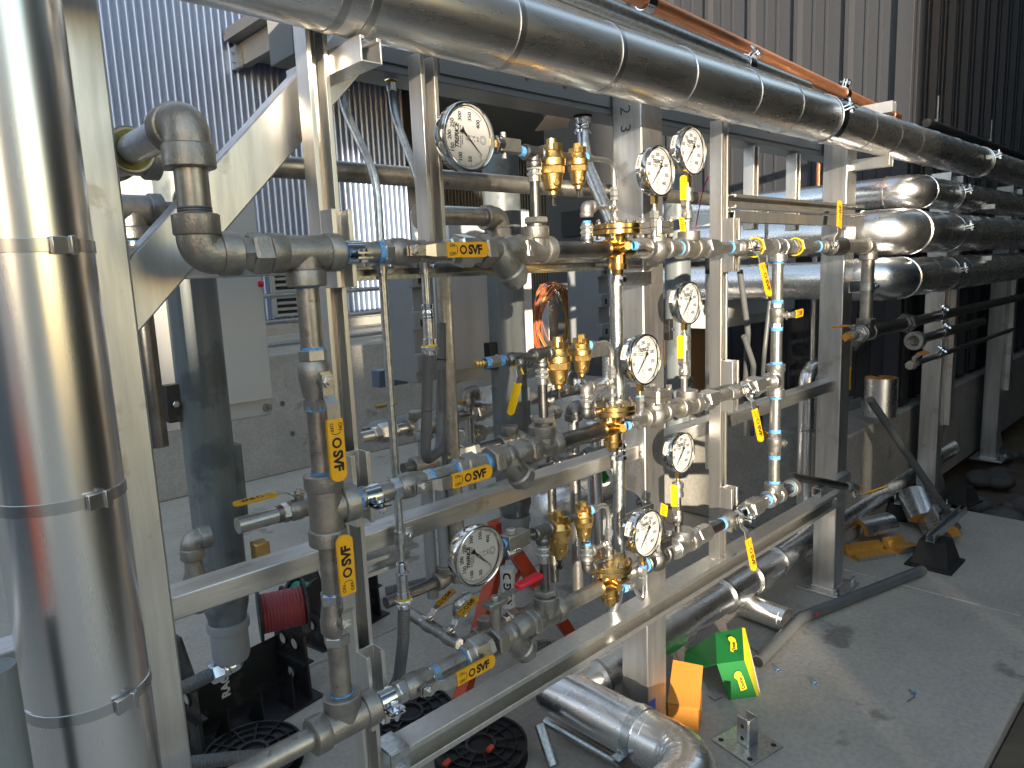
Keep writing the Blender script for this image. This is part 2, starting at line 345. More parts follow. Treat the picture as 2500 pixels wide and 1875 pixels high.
# ribbed wall end and wall running off to the right
P12 = [(0, 0), (.30, 0), (.31, .22), (.35, .22), (.36, 0), (.55, 0), (.56, .22), (.60, .22), (.61, 0), (.80, 0), (.86, 1), (.94, 1)]
e1 = [('siding_panel', corr(i*.915, min(1.86, (i+1)*.915), .62, 6, .305, .034, (4.5, 1.50, 0), (0, 1, 0), (0, 0, 1), (-1, 0, 0), P12), SIDG) for i in range(3)]
multi('ribbed_end_wall', 'sunlit grey ribbed metal end wall behind the right half of the rack', 'wall', [('wall', MB().bb((4.505, 1.46, .60), (4.8, 3.36, 6)), SIDG)] + e1 +
      [('corner_trim', MB().bb((4.455, 1.415, .60), (4.5, 1.50, 6)).bb((4.50, 1.40, .60), (4.60, 1.415, 6)), SIDG, .002), ('base_flashing', MB().bb((4.45, 1.5, .595), (4.5, 3.36, .618)), TRIM)])
e2 = [('siding_panel', corr(4.6+i*.915, 4.6+(i+1)*.915, .62, 6, .305, .034, (0, 1.44, 0), (1, 0, 0), (0, 0, 1), (0, -1, 0), P12), SIDG) for i in range(9)]
multi('shaded_side_wall', 'dark grey ribbed metal wall receding in the shade at the far right', 'wall', [('wall', MB().bb((4.81, 1.46, .6), (13, 1.8, 6)), SIDG)] + e2)
multi('rear_door_panel', 'flat dark grey metal panel with a black sign in the shade left of the ribbed wall', 'wall', [('panel', MB().bb((4.55, 3.37, 0), (4.7, Ys(1332, 4.55, 2.2), 5)), DPAN), ('sign', MB().bb((4.52, at(1470, 540, X=4.52).y, at(1420, 574, X=4.52).z), (4.548, at(1370, 540, X=4.52).y, at(1420, 512, X=4.52).z)), DARK)])
struct('foundation_plinth', MB().bb((3.57, 1.37, 0), (13, 4.2, .59)), CONC, .012)
# unseen bodies added for shade, sky cover and reflections
def shade_wall(name, label, cat, poly, D, thick, m_, parts=()):
    l = V((TX, TY, 0)); e_ = V((TY, -TX, 0)); t = math.tan(SUN_EL)
    mb = MB().ext([(a, max(h + D*t, -.15) if h > -9 else -.15) for a, h in poly], -l*D, e_, (0, 0, 1), -l*thick)
    return solo(name, label, cat, mb, m_)
shade_wall('added_shade_screen', 'unseen shed-like screen added behind the camera, outlined to shade the rack', 'shed', [(-9, -10), (1.23, -10), (1.23, .35), (.34, .36), (.15, .42), (.13, .92), (.11, 1.2), (.11, 1.95), (-.55, 1.98), (-.60, 1.72), (-.66, 1.9), (-.71, 1.52), (-.77, 1.8), (-.82, 1.45), (-.88, 1.86), (-.93, 1.58), (-.99, 1.9), (-1.05, 1.5), (-1.1, 1.95), (-1.44, 2.0), (-1.44, 4.03), (-.62, 3.58), (-.52, 2.5), (.96, 2.46), (.96, 3.8), (-1.0, 5.2), (-9, 5.2)], 12.0, .3, TAN)  # added shade caster, outline and notches follow the wanted sun patches
shade_wall('added_shade_block', 'unseen van-sized block added behind the camera to shade the right side', 'van', [(1.24, -10), (1.24, 1.62), (1.36, 1.88), (1.98, 1.90), (1.98, -10)], 9.0, 1.6, CABW)  # added block that keeps sun off the lower right
shade_wall('right_shade_building', 'unseen tall building behind the camera, outlined to shade the far right', 'building', [(1.99, -10), (1.99, 2.72), (2.44, 2.72), (2.44, 7), (14, 7), (14, -10)], 12.0, .6, TRIM)  # unseen, stepped outline drawn to give the shadow edge on the right
solo('added_sky_blocker', 'unseen long pale building added at the left to block low bright sky', 'building', MB().bb((-14, 0, -.16), (-13, 26, 4.6)), TAN)  # added to cover glaring horizon sky in the left reflections
solo('reflected_dark_block', 'unseen dark blue grey block added at the left to stripe the pipe reflections', 'container', MB().bb((-5.2, -.6, -.15), (-3.2, 2.6, 2.3)), TEAL)  # added out of view for a dark stripe in the left pipe
solo('reflected_orange_wedge', 'unseen orange wedge added at the left to colour the pipe reflections', 'barrier', MB().ext([(-.25, 0), (.25, 0), (.08, 1.0), (-.08, 1.0)], (-2.6, .0, -.15), (1, 0, 0), (0, 0, 1), (0, -1.5, 0)), RED)  # added out of view for an orange streak in the left pipe
solo('reflected_white_block', 'unseen white block added at the left to brighten a stripe in the pipe reflections', 'panels', MB().bb((-3.0, -3.0, -.15), (-2.4, -1.7, 1.9)), CABW)  # added out of view for a pale stripe in the left pipe
solo('added_dark_side', 'unseen dark building added opposite the rack to darken its right end', 'building', MB().bb((2.3, -1.7, -.15), (15, -1.3, 9)), SIDD)  # added to cut off sky light and darken reflections at the right
solo('added_dark_end', 'unseen dark building added to hide bright sky beyond the right end', 'building', MB().bb((13.2, -1.2, -.15), (13.8, 1.4, 7)), SIDD)  # added end block so the receding pipes reflect dark, not sky
# ================================================================== RACK FRAME
YF, YB = 1.20, 1.30
frame_g = 'aluminium frame columns'
def column(x, label, top=1.985, base=True):
    ps = [('tube', MB().bb((x, YF, .012), (x+.10, YB, top)), ALU, .004)]
    if base:
        ps.append(('base_plate', MB().bb((x-.06, YF-.05, 0), (x+.16, YB+.05, .012)), ALU, .002, [('anchor_bolt', MB().hexa((x-.04, YF-.03, .012), (x-.04, YF-.03, .024), .011).cyl((x-.04, YF-.03, .024), (x-.04, YF-.03, .045), .006, n=8).hexa((x+.14, YF-.03, .012), (x+.14, YF-.03, .024), .011).cyl((x+.14, YF-.03, .024), (x+.14, YF-.03, .045), .006, n=8), NICK), ('weld', MB().cyl((x, YF-.002, .013), (x+.1, YF-.002, .013), .005, n=8).cyl((x-.002, YF, .013), (x-.002, YB, .013), .005, n=8), ALU)]))
    return multi('frame_column', label, 'column', ps, frame_g)
column(.243, 'tall square aluminium column just right of the upright jacketed pipe', 2.35)
cc = column(1.663, 'square aluminium column in the middle behind the bronze regulators')
column(3.07, 'square aluminium column at the right end of the valve rack')
column(4.48, 'square aluminium column in the shade with a welded angle, first beyond the rack', 1.92)
column(5.89, 'square aluminium column in the shade, second beyond the rack', 1.92)
for x in (4.48, 5.89):
    multi('stiffener', 'aluminium angle welded to the %s shaded column' % ('nearer' if x < 5 else 'farther'), 'angle', [('angle', MB().bb((x+.101, YF-.03, .5), (x+.165, YF-.018, 1.9)).bb((x+.101, YF-.018, .5), (x+.111, YF, 1.9)), ALU), ('gusset', MB().ext([(0, 0), (.30, 0), (0, .34)], (x+.101, YF+.04, .03), (1, 0, 0), (0, 0, 1), (0, .01, 0)), ALU)])
sh_ = text_mb('2 3', .05, 0, 1.2); sh_.xf(frame((1.6625, 1.255, 1.885), (0, 0, -1), (-1, 0, 0))); part(cc, 'marker_writing', sh_, INKG, o=V(cc.location))
def rail(name, label, x0, x1, y, z, w, h, m_=ALUH, bev=.003, extra=()):
    return multi(name, label, 'rail', [('tube', MB().bb((x0, y-w/2, z-h/2), (x1, y+w/2, z+h/2)), m_, bev)] + list(extra))
rail('upper_frame_rail', 'horizontal aluminium rail behind the top valve row on the left', .344, 1.66, 1.26, 1.518, .05, .055)
rail('middle_frame_rail', 'long horizontal aluminium rail behind the middle valve row left of the centre column', .344, 1.66, 1.25, .941, .06, .043)
rail('middle_frame_rail', 'horizontal aluminium rail between the centre column and the right column', 1.765, 3.068, 1.25, .944, .06, .045)
rail('middle_frame_rail', 'stub of aluminium rail left of the upright jacketed pipe', -1.2, .242, 1.25, .941, .06, .043)
def angle_brace():
    a = at(316, 722, Y=1.25); b = at(900, 62, Y=1.25); d = (b-a).normalized(); a = a - d*((a.x-.278)/d.x); n = V((0, 1, 0)); w = d.cross(n)
    R = M4((d, n, w)).transposed().to_3x3()
    mb = MB().box((a+b)/2, ((b-a).length, .05, .082), R); return mb
solo('diagonal_brace', 'scuffed diagonal aluminium brace rising from the left column to the top pipe', 'brace', angle_brace(), ALU, None, .003)
# strut channel
def strut_mb(a, b, open_dir, s=.0413, lip=.009, t=.0028):
    a, b = V(a), V(b); n = V(open_dir).normalized(); d = (b-a); u = n.cross(d).normalized(); h = s/2
    P = [(-h, -h), (h, -h), (h, h), (h-lip, h), (h-lip, h-.006), (h-t, h-.006), (h-t, -h+t), (-h+t, -h+t), (-h+t, h-.006), (-h+lip, h-.006), (-h+lip, h), (-h, h)]
    return MB().ext(P, a, u, n, d)
YR = 1.172
X1 = Xs(745, 1.172, 1.9)
posts = [(.664, .0, 2.02, 'first aluminium strut post from the left, behind the tall yellow levers'), (.904, 1.547, 1.905, 'short strut post carrying the top row beside the large sideways gauge'),
         (2.022, .515, 1.905, 'strut post on the right holding all three valve rows left of the right riser')]
for x, z0, z1, lb in posts: solo('strut_post', lb, 'strut', strut_mb((x, YR, z0), (x, YR, z1), (0, -1, 0)), STRUT, 'strut posts of the rack', .0008)
for sx, z0, lb in ((1833, 1.60, 'short strut post hanging above the ladder-like rail, nearer of two'), (1935, 1.60, 'short strut post hanging above the ladder-like rail, next to the right column')):
    x = Xs(sx, 1.34, 1.7); solo('strut_hanger', lb, 'strut', strut_mb((x, 1.34, z0), (x, 1.34, 1.9), (0, -1, 0)), STRUT, 'hanging struts', .0008)
solo('lower_strut_rail', 'long aluminium strut rail across the front near the floor', 'strut', strut_mb((.70, 1.1725, .482), (3.03, 1.1725, .482), (0, -1, 0), .062, .014), STRUT, None, .0008)
multi('rail_bracket', 'angle bracket joining the lower strut rail to the first post', 'bracket', [('plate', MB().bb((.69, 1.125, .44), (.735, 1.132, .53)).bb((.69, 1.132, .524), (.735, YR+.02, .531)), GALV, .001), ('bolt', MB().hexa((.712, 1.112, .49), (.712, 1.125, .49), .009), CHROM)])
solo('upper_strut_rail', 'horizontal strut rail behind the top row at the right', 'strut', strut_mb((2.05, 1.152, 1.668), (3.085, 1.152, 1.668), (0, -1, 0)), STRUT, None, .0008)
solo('upper_strut_rail', 'lower of the two parallel horizontal strut rails at the right', 'strut', strut_mb((2.05, 1.152, 1.622), (3.085, 1.152, 1.622), (0, 0, -1), .034), STRUT, None, .0008)
solo('rear_strut_rail', 'horizontal strut rail under the top ball valve behind the conduits', 'strut', strut_mb((.69, 1.216, 1.49), (1.66, 1.216, 1.49), (0, -1, 0), .03), GALV, None, .0006)
# wireway
ww = MB().bb((.705, 1.31, 1.907), (3.4, 1.41, 2.03))
scr = [('screw', MB().cyl((x, 1.302, 1.955), (x, 1.31, 1.955), .0055, n=10), CASTD) for x in (1.33, 1.47, 1.9, 2.3, 2.6)]
multi('wireway', 'long grey painted steel wireway under the top jacketed pipe', 'wireway', [('trough', ww, GREYP, .002), ('cover', MB().bb((.71, 1.3045, 1.925), (1.05, 1.3095, 2.02)), GREYP, .001), ('cover', MB().bb((1.055, 1.3045, 1.925), (1.66, 1.3095, 2.02)), GREYP, .001), ('cover', MB().bb((1.77, 1.3045, 1.925), (3.05, 1.3095, 2.02)), GREYP, .001)] + scr)
# ================================================================== JACKETED PIPES
def jacket(name, label, pts, r, m_, bands=(), bandw=.02, buckle=None, rad=.0, seams=(), group=None, extra=()):
    pts = fillet(pts, rad, 10) if rad else [V(p) for p in pts]
    if not rad and len(pts) == 2: pts = [pts[0].lerp(pts[1], i/12) for i in range(13)]
    ps = [('jacket', MB().tube(pts, r, 48), m_)]
    for p, d in seams:
        p, d = V(p), V(d).normalized(); ps.append(('seam_bead', MB().lathe(p-d*.006, d, [(0, r+.0003), (.003, r+.0022), (.009, r+.0022), (.012, r+.0003)], 48, False), m_))
    for p, d in bands:
        p, d = V(p), V(d).normalized(); k = []
        if buckle is not None:
            u = V(buckle); u = (u - d*u.dot(d)).normalized(); w = d.cross(u); R = M4((d, w, u)).transposed().to_3x3()
            k = [('buckle', MB().box(p+u*(r+.005), (bandw*1.25, .03, .007), R).box(p+u*(r+.009)+w*.008, (bandw*1.4, .006, .006), R), BAND, .001)]
        ps.append(('band', MB().lathe(p-d*bandw/2, d, [(0, r+.0002), (.0006, r+.0016), (bandw-.0006, r+.0016), (bandw, r+.0002)], 48, False), BAND, 0, k))
    return multi(name, label, 'insulated pipe', ps + list(extra), group, o=pts[0])
RJ = .074; YT, ZT = 1.08, 1.953
bx = [Xs(s, YT-.05, ZT) for s in (840,)] 
def topx(sx, sy):                                   # along the top pipe's near side
    return Xs(sx, YT-.055, ZT+.01)
sb = [(topx(s, 0), ZT) for s in (1265, 1508, 1688, 1850, 1950, 2050, 2135, 2195, 2250)]
jacket('top_jacketed_pipe', 'large shiny aluminium jacketed pipe running along the top of the rack', [(.05, YT, ZT), (9.5, YT, ZT)], RJ, JACK,
       bands=[((topx(838, 0), YT, ZT), (1, 0, 0)), ((topx(908, 0), YT, ZT), (1, 0, 0)), ((topx(1262, 0), YT, ZT), (1, 0, 0)), ((topx(1510, 0), YT, ZT), (1, 0, 0))], bandw=.016,
       seams=[((topx(s, 0), YT, ZT), (1, 0, 0)) for s in (1690, 1848, 1950, 2130, 2192, 2245, 2300, 2350, 2395, 2440)])
def pipe_clamp(x, y, z, r, label, ear=(0, -1, .25), arm=True, g='pipe clamps'):
    p = V((x, y, z)); d = V((1, 0, 0)); u = V(ear).normalized(); w = d.cross(u); R = M4((d, w, u)).transposed().to_3x3()
    ps = [('strap', MB().lathe(p-d*.02, d, [(0, r+.0022), (0, r+.005), (.04, r+.005), (.04, r+.0022)], 40, False), CHROM),
          ('ear', MB().box(p+u*(r+.018)+w*.006, (.036, .004, .034), R).box(p+u*(r+.018)-w*.006, (.036, .004, .034), R), CHROM),
          ('bolt', MB().cyl(p+u*(r+.022)-w*.03, p+u*(r+.022)+w*.02, .005, n=8).hexa(p+u*(r+.022)+w*.009, p+u*(r+.022)+w*.018, .009).hexa(p+u*(r+.022)-w*.018, p+u*(r+.022)-w*.009, .009), CHROM)]
    return multi('pipe_clamp', label, 'clamp', ps, g)
pipe_clamp(topx(2050, 0), YT, ZT, RJ, 'bright bolted clamp around the top jacketed pipe above the right column')
pipe_clamp(topx(2420, 0), YT, ZT, RJ, 'bolted clamp around the shaded end of the top jacketed pipe')
solo('strut_bracket', 'aluminium strut arm under the top pipe at the first post', 'strut', strut_mb((.664+.042, 1.05, ZT-RJ-.026), (.664+.042, 1.31, ZT-RJ-.026), (0, 0, 1)), STRUT, None, .0008)
solo('strut_bracket', 'aluminium strut arm under the top pipe above the right column', 'strut', strut_mb((3.12, 1.05, ZT-RJ-.024), (3.12, 1.31, ZT-RJ-.024), (0, 0, 1)), STRUT, None, .0008)
# upright jacketed pipe at the left edge
LJ = V((.184, 1.055, 0))
def ljz(sy): return Zs(sy, LJ.x+.03, LJ.y-RJ*.8)
jacket('upright_jacketed_pipe', 'wide upright aluminium jacketed pipe at the left edge with buckled bands', [(LJ.x, LJ.y, -.004), (LJ.x, LJ.y, 2.6)], RJ, JACKV,
       bands=[((LJ.x, LJ.y, ljz(s)), (0, 0, 1)) for s in (600, 1213, 1700)], bandw=.016, buckle=(.35, -1, 0))
solo('steel_post', 'grey painted steel post at the bottom left corner', 'post', MB().cyl((at(8, 1780, Y=.95).x, .95, -.15), (at(8, 1780, Y=.95).x, .95, Zs(1630, at(8, 1780, Y=.95).x, .95)), .022, n=28), VESP)
# galvanised conduit and copper pipe above the top pipe
ga, gb = at(*q(13, 1100, 150), Y=1.25), at(*q(13, 1800, 430), Y=1.25); gd = (gb-ga).normalized(); ge = ga+gd*((Xs(1968, 1.25, gb.z)-ga.x)/gd.x); gs = ga-gd*2.2
gl = (ge-gs).length
multi('galvanised_pipe', 'open ended galvanised pipe lying behind the top jacketed pipe', 'pipe', [('pipe', MB().lathe(gs, gd, [(0, .0245), (gl, .0245), (gl, .021), (gl-.1, .021)], 28, False), GALV)])
gc = ga+gd*((Xs(1822, 1.25, ga.z)-ga.x)/gd.x); pipe_clamp(gc.x, gc.y, gc.z, .0245, 'small bolted clamp on the galvanised pipe', (0, -1, .8))
ca, cb_ = at(*q(13, 1600, 200), Y=1.34), at(*q(14, 600, 620), Y=1.34); cd = (cb_-ca).normalized(); ce = ca+cd*((Xs(2190, 1.34, cb_.z-.02)-ca.x)/cd.x); cs = ca-cd*2.4
multi('copper_pipe', 'long copper pipe with soldered end cap above the top jacketed pipe', 'pipe', [('pipe', MB().cyl(cs, ce-cd*.08, .024, n=28), COPP), ('end_cap', MB().lathe(ce-cd*.10, cd, [(0, .0242), (.002, .028), (.09, .028), (.105, .02), (.106, .001)], 28, False), COPP)])
for sx_, lb_, er in ((1578, 'dark strap clamp on the copper pipe near the top edge', (0, -.6, 1)), (2060, 'brass bolted clamp on the copper pipe near its end', (0, -.3, 1))):
    cp = ca+cd*((Xs(sx_, 1.34, ca.z)-ca.x)/cd.x); pipe_clamp(cp.x, cp.y, cp.z, .024, lb_, er)
solo('clamp_support', 'small aluminium strut stub holding the copper pipe above the right column', 'strut', strut_mb((3.13, 1.05, 2.062), (3.13, 1.36, 2.062), (0, 0, 1)), STRUT)
# three jacketed pipes with elbows on the right
def elbow_pipe(z, r, sx_e, yr, label, lens):
    R_ = r*1.55; xe = Xs(sx_e, yr+R_, z); ps = []
    yb = 2.75
    a = [(xe, yb, z), (xe, yr+R_, z)]; arc = [(xe+R_*(1-math.cos(t)), yr+R_*(1-math.sin(t)), z) for t in [i*math.pi/2/14 for i in range(15)]]
    ps.append(('rear_jacket', MB().tube([V(a[0]).lerp(V(a[1]), i/8) for i in range(9)], r, 44), JACK))
    ps.append(('elbow_cover', MB().tube(arc, r*1.07, 44, True, lambda i: r*(1.05+.035*math.sin(i/14*math.pi)+.012*math.sin(i*2.1))), JACKB))
    ps.append(('front_jacket', MB().tube([(xe+R_, yr, z), (xe+R_+1.5, yr, z), (9.0, yr, z)], r, 44), JACK))
    for x in lens: ps.append(('seam_bead', MB().lathe((xe+R_+x, yr, z), (1, 0, 0), [(0, r), (.003, r+.0025), (.009, r+.0025), (.012, r)], 44, False), JACK))
    for p, d in (((xe, yr+R_, z), (0, 1, 0)), ((xe+R_, yr, z), (1, 0, 0))): ps.append(('elbow_seam', MB().lathe(V(p)-V(d)*.006, d, [(0, r*1.02), (.003, r*1.085), (.009, r*1.085), (.012, r*1.02)], 44, False), JACKB))
    for yb_ in (1.9, 2.35): ps.append(('band', MB().lathe((xe, yb_, z), (0, 1, 0), [(0, r), (.0005, r+.0016), (.018, r+.0016), (.018, r)], 44, False), BAND))
    pts_ = [(xe+R_*(1-math.cos(t)), yr+R_*(1-math.sin(t)), z) for t in [i*math.pi/2/14 for i in range(15)]]
    multi('jacketed_pipe', label, 'insulated pipe', ps, 'jacketed pipes turning off to the right', o=(xe, yr, z)); return xe+R_
xa = elbow_pipe(1.765, .069, 2166, 1.10, 'highest of the three jacketed pipes that elbow away to the right', (.25, .5, .78, 1.1, 1.5, 2))
xb = elbow_pipe(1.585, .092, 2106, 1.09, 'middle and thickest of the three jacketed pipes that elbow to the right', (.3, .55, .8, 1.1, 1.5, 2))
xc = elbow_pipe(1.385, .085, 2090, 1.09, 'lowest of the three jacketed pipes that elbow to the right', (.3, .55, .8, 1.1, 1.5, 2))
for x, z, r, lb in ((xa+.42, 1.765, .069, 'highest'), (xb+.55, 1.585, .092, 'middle'), (xc+.62, 1.385, .085, 'lowest')): pipe_clamp(x, 1.095, z, r, 'bolted clamp on the %s shaded jacketed pipe at the right' % lb, (0, -1, .2))

# ================================================================== FITTING KIT
RP = .0180
YP, Z1, Z2, Z3 = 1.09, 1.525, 1.087, .682
def collar(mb, c, d, r, L, a=0.0):                  # banded socket end of a threaded fitting
    return mb.lathe(V(c)+V(d).normalized()*a, d, [(0, r*.86), (.002, r*.97), (.004, r), (L-.002, r), (L, r*.93), (L+.0004, r*.62)], 28, True)
def tee_mb(c, ax, br, r=.029, L=.052, Lb=.05, thick=.027):
    c, ax, br = V(c), V(ax).normalized(), V(br).normalized(); mb = MB()
    mb.cyl(c-ax*L, c+ax*L, r*.88, n=28); mb.lathe(c, br, [(0, r*.86), (Lb, r*.86)], 28)
    collar(mb, c, ax, r, thick, L-thick); collar(mb, c, -ax, r, thick, L-thick); collar(mb, c, br, r*1.02, thick, Lb-thick)
    return mb
def elbow_mb(c, d1, d2, r=.029, L=.05, thick=.027):
    c, d1, d2 = V(c), V(d1).normalized(), V(d2).normalized(); mb = MB()
    pts = fillet([c+d1*(L-.01), c, c+d2*(L-.01)], L*.75, 10); mb.tube(pts, r*.9, 26)
    collar(mb, c, d1, r, thick, L-thick); collar(mb, c, d2, r, thick, L-thick); return mb
TN = [0]
def tape_mb(p, d, r, L=.013):
    p, d = V(p), V(d).normalized(); TN[0] += 1; rnd = random.Random(TN[0]); prof = [(0, r+.0006)]; k = 7
    for i in range(k): prof += [(L*(i+.15)/k, r+.0008+.0014*rnd.random()), (L*(i+.85)/k, r+.0010+.0012*rnd.random())]
    return MB().lathe(p, d, prof+[(L, r+.0006)], 22, False)
def pipe(a, b, label, r=RP, m_=None, tapes='', cat='pipe', group=None, name='pipe', thr=''):
    a, b = V(a), V(b); d = (b-a).normalized(); ps = [('tube', MB().cyl(a, b, r, n=26), m_ or PIPE)]
    if 'a' in tapes: ps.append(('thread_tape', tape_mb(a, d, r), TAPE))
    if 'b' in tapes: ps.append(('thread_tape', tape_mb(b, -d, r), TAPE))
    for ch, p, dd in (('a', a, d), ('b', b, -d)):
        if ch in thr: ps.append(('thread', MB().lathe(p, dd, [(i*.0018, r+(.0012 if i % 2 else .0001)) for i in range(11)], 22, False), CASTD))
    return multi(name, label, cat, ps, group)
def tee(c, ax, br, label, m_=None, tapes=(), **k):
    mb = tee_mb(c, ax, br, **k); return solo('pipe_tee', label, 'pipe tee', mb, m_ or CAST, 'pipe tees')
def elbow(c, d1, d2, label, m_=None, **k): return solo('pipe_elbow', label, 'pipe elbow', elbow_mb(c, d1, d2, **k), m_ or CAST, 'pipe elbows')
def union(a, b, label, m_=None, r=.034, ring=None):
    a, b = V(a), V(b); d = (b-a).normalized(); L = (b-a).length
    ps = [('tail_hex', MB().hexa(a, a+d*L*.34, r*.80), m_ or NICK), ('union_nut', MB().hexa(a+d*L*.27, a+d*L*.74, r, .25), m_ or NICK), ('tail_hex', MB().hexa(a+d*L*.70, b, r*.80, .1), m_ or NICK)]
    if ring: ps.append(('seal_ring', MB().lathe(a+d*L*.22, d, [(0, r*.8), (0, r*.93), (.004, r*.93), (.004, r*.8)], 24, False), ring))
    return multi('pipe_union', label, 'pipe union', ps, 'pipe unions')
# ball valve: local X along the pipe, local Z out along the stem
def valve_parts(L, r, lever, s=1.0, text=True, mb_=None, grip=None):
    def build():
        m_ = mb_ or NICK; out = []
        h = L/2; body = MB().lathe((-h*.62, 0, 0), (1, 0, 0), [(0, r*.80), (L*.08, r), (L*.30, r*1.02), (L*.34, r*.95), (L*.42, r*.93), (L*.62, r*.80)], 28)
        body.cyl((0, 0, 0), (0, 0, r*1.32), r*.42, n=16)
        out.append(('body', body, CAST if mb_ is None else mb_, None))
        out.append(('hex_end', MB().hexa((-h, 0, 0), (-h*.6, 0, 0), r*.92, .2), m_, None)); out.append(('hex_end', MB().hexa((h*.55, 0, 0), (h, 0, 0), r*.88, .2), m_, None))
        zs = r*1.32
        out.append(('stem', MB().cyl((0, 0, zs), (0, 0, zs+.018*s), .0055*s, n=10), NICK, None))
        out.append(('stem_nut', MB().hexa((0, 0, zs+.0065*s), (0, 0, zs+.0135*s), .0105*s), NICK, None))
        out.append(('stop_plate', MB().box((0, 0, zs+.001*s), (.032*s, .018*s, .0022*s)), NICK, None))
        d = V(lever).normalized(); w = V((0, 0, 1)).cross(d)
        R = M4((d, w, V((0, 0, 1)))).transposed().to_3x3(); hw = .0115*s; t = .0028*s; zl = zs+.0045*s
        prof = [(-.012, 0), (.022, 0), (.036, .012), (.058, .012), (.060, .012)]
        lv = MB()
        for (x0, z0), (x1, z1) in zip(prof, prof[1:]):
            vs_ = []
            for x, z in ((x0, z0), (x1, z1)):
                for y in (-1, 1):
                    for tt in (0, 1): vs_.append(R @ V((x*s, y*hw*(.8 if x < .03 else 1), zl+z*s+tt*t)))
            lv.add(vs_, [[0,1,5,4],[2,6,7,3],[0,4,6,2],[1,3,7,5],[0,2,3,1],[4,5,7,6]])
        lvm = len(out); out.append(('lever', lv, NICK, None))
        zt = zl+.012*s; gl0, gl1, gw, gt = .060*s, .163*s, .0145*s, .0062*s
        pts = [(gl0, -gw*.96), (gl1-.012*s, -gw)] + [(gl1-.012*s+math.sin(a)*.012*s, -gw*math.cos(a)) for a in [math.pi*i/8 for i in range(1, 8)]] + [(gl1-.012*s, gw), (gl0, gw*.96)]
        gm = MB().ext(pts, V((0, 0, zt+t/2-gt/2)), d, w, (0, 0, gt)); gi = len(out)
        out.append(('grip', gm, grip or YEL, lvm))
        if text:
            top = zt+t/2+gt/2+.0003; F = frame(d*(.128*s)+V((0, 0, top)), d, (0, 0, 1))
            tx = text_mb('SVF', .0235*s, .0011*s, .92); tx.xf(F @ M4.Translation((0, -.0005, 0)))
            og = MB().lathe(F @ V((-.0295*s, 0, .0)), (0, 0, 1), [(0, .0088*s), (0, .0052*s)], 22, False); tx.add(og.v, og.f)
            out.append(('logo_lettering', tx, INK, gi))
            t2 = text_mb('ON', .0085*s, .0002); t2.xf(F @ M4.Translation((-.0555*s, .0078*s, 0))); t3 = text_mb('OFF', .0085*s, .0002); t3.xf(F @ M4.Translation((-.0555*s, -.0078*s, 0))); t2.add(t3.v, t3.f)
            arc = MB(); ps_ = [F @ V(((-.050+.0065*math.cos(a))*s, .0095*s*math.sin(a), 0)) for a in [-1.1+2.2*i/8 for i in range(9)]]
            for p0, p1 in zip(ps_, ps_[1:]):
                n_ = (p1-p0).cross(V((0, 0, 1))).normalized()*.0006*s; arc.add([p0-n_, p0+n_, p1+n_, p1-n_], [[0,1,2,3]])
            t2.add(arc.v, arc.f); out.append(('direction_marking', t2, INK, gi))
        return out
    return build
def valve(c, ax, stem, label, lever=(1, 0, 0), L=.088, r=.0235, s=1.0, text=True, g='yellow lever ball valves', mat_=None, grip=None):
    M = frame(c, ax, stem); key = ('valve', L, r, tuple(lever), s, text, mat_.name if mat_ else '', grip.name if grip else '')
    return inst(key, valve_parts(L, r, lever, s, text, mat_, grip), 'ball_valve', label, 'ball valve', M, g)
# y-strainer: local X along flow, bulb hangs toward (+X, -Z)
def strainer_build():
    b = MB(); b.tube(fillet([(-.048, 0, 0), (-.012, 0, 0), (.004, 0, -.004), (.03, 0, .004), (.052, 0, 0)], .02, 5), .027, 26)
    d = V((.66, 0, -.75)); b.lathe(V((-.022, 0, .008)), d, [(0, .022), (.015, .0285), (.05, .0275), (.066, .0265), (.07, .0305), (.088, .0305), (.09, .027)], 28)
    b.ball((-.012, 0, 0), .0285, 20); out = [('body', b, CAST, None)]
    out.append(('hex_end', MB().hexa((-.064, 0, 0), (-.036, 0, 0), .0345, .4), CAST, None)); out.append(('hex_end', MB().hexa((.046, 0, 0), (.066, 0, 0), .0335, .4), CAST, None))
    e = V((-.022, 0, .008))+d*.088; out.append(('cleanout_plug', MB().hexa(e, e+d*.016, .024), CAST, None))
    F = frame(V((-.022, 0, .008))+d*.038+V((0, -.0282, 0)), d, (0, -1, 0)); tx = text_mb('TITAN', .0105, .0003, 1.15); tx.xf(F @ M4.Translation((0, .008, .0008))); t2 = text_mb('YS81', .0095, .0003, 1.1); t2.xf(F @ M4.Translation((.004, -.005, .0008))); tx.add(t2.v, t2.f)
    for i, p in enumerate(tx.v): tx.v[i] = V((p.x, p.y, p.z))
    out.append(('cast_lettering', tx, NICK, 0)); return out
def strainer(c, label): return inst('strainer', strainer_build, 'y_strainer', label, 'strainer', frame(c, (1, 0, 0), (0, 0, 1)), 'y strainers')
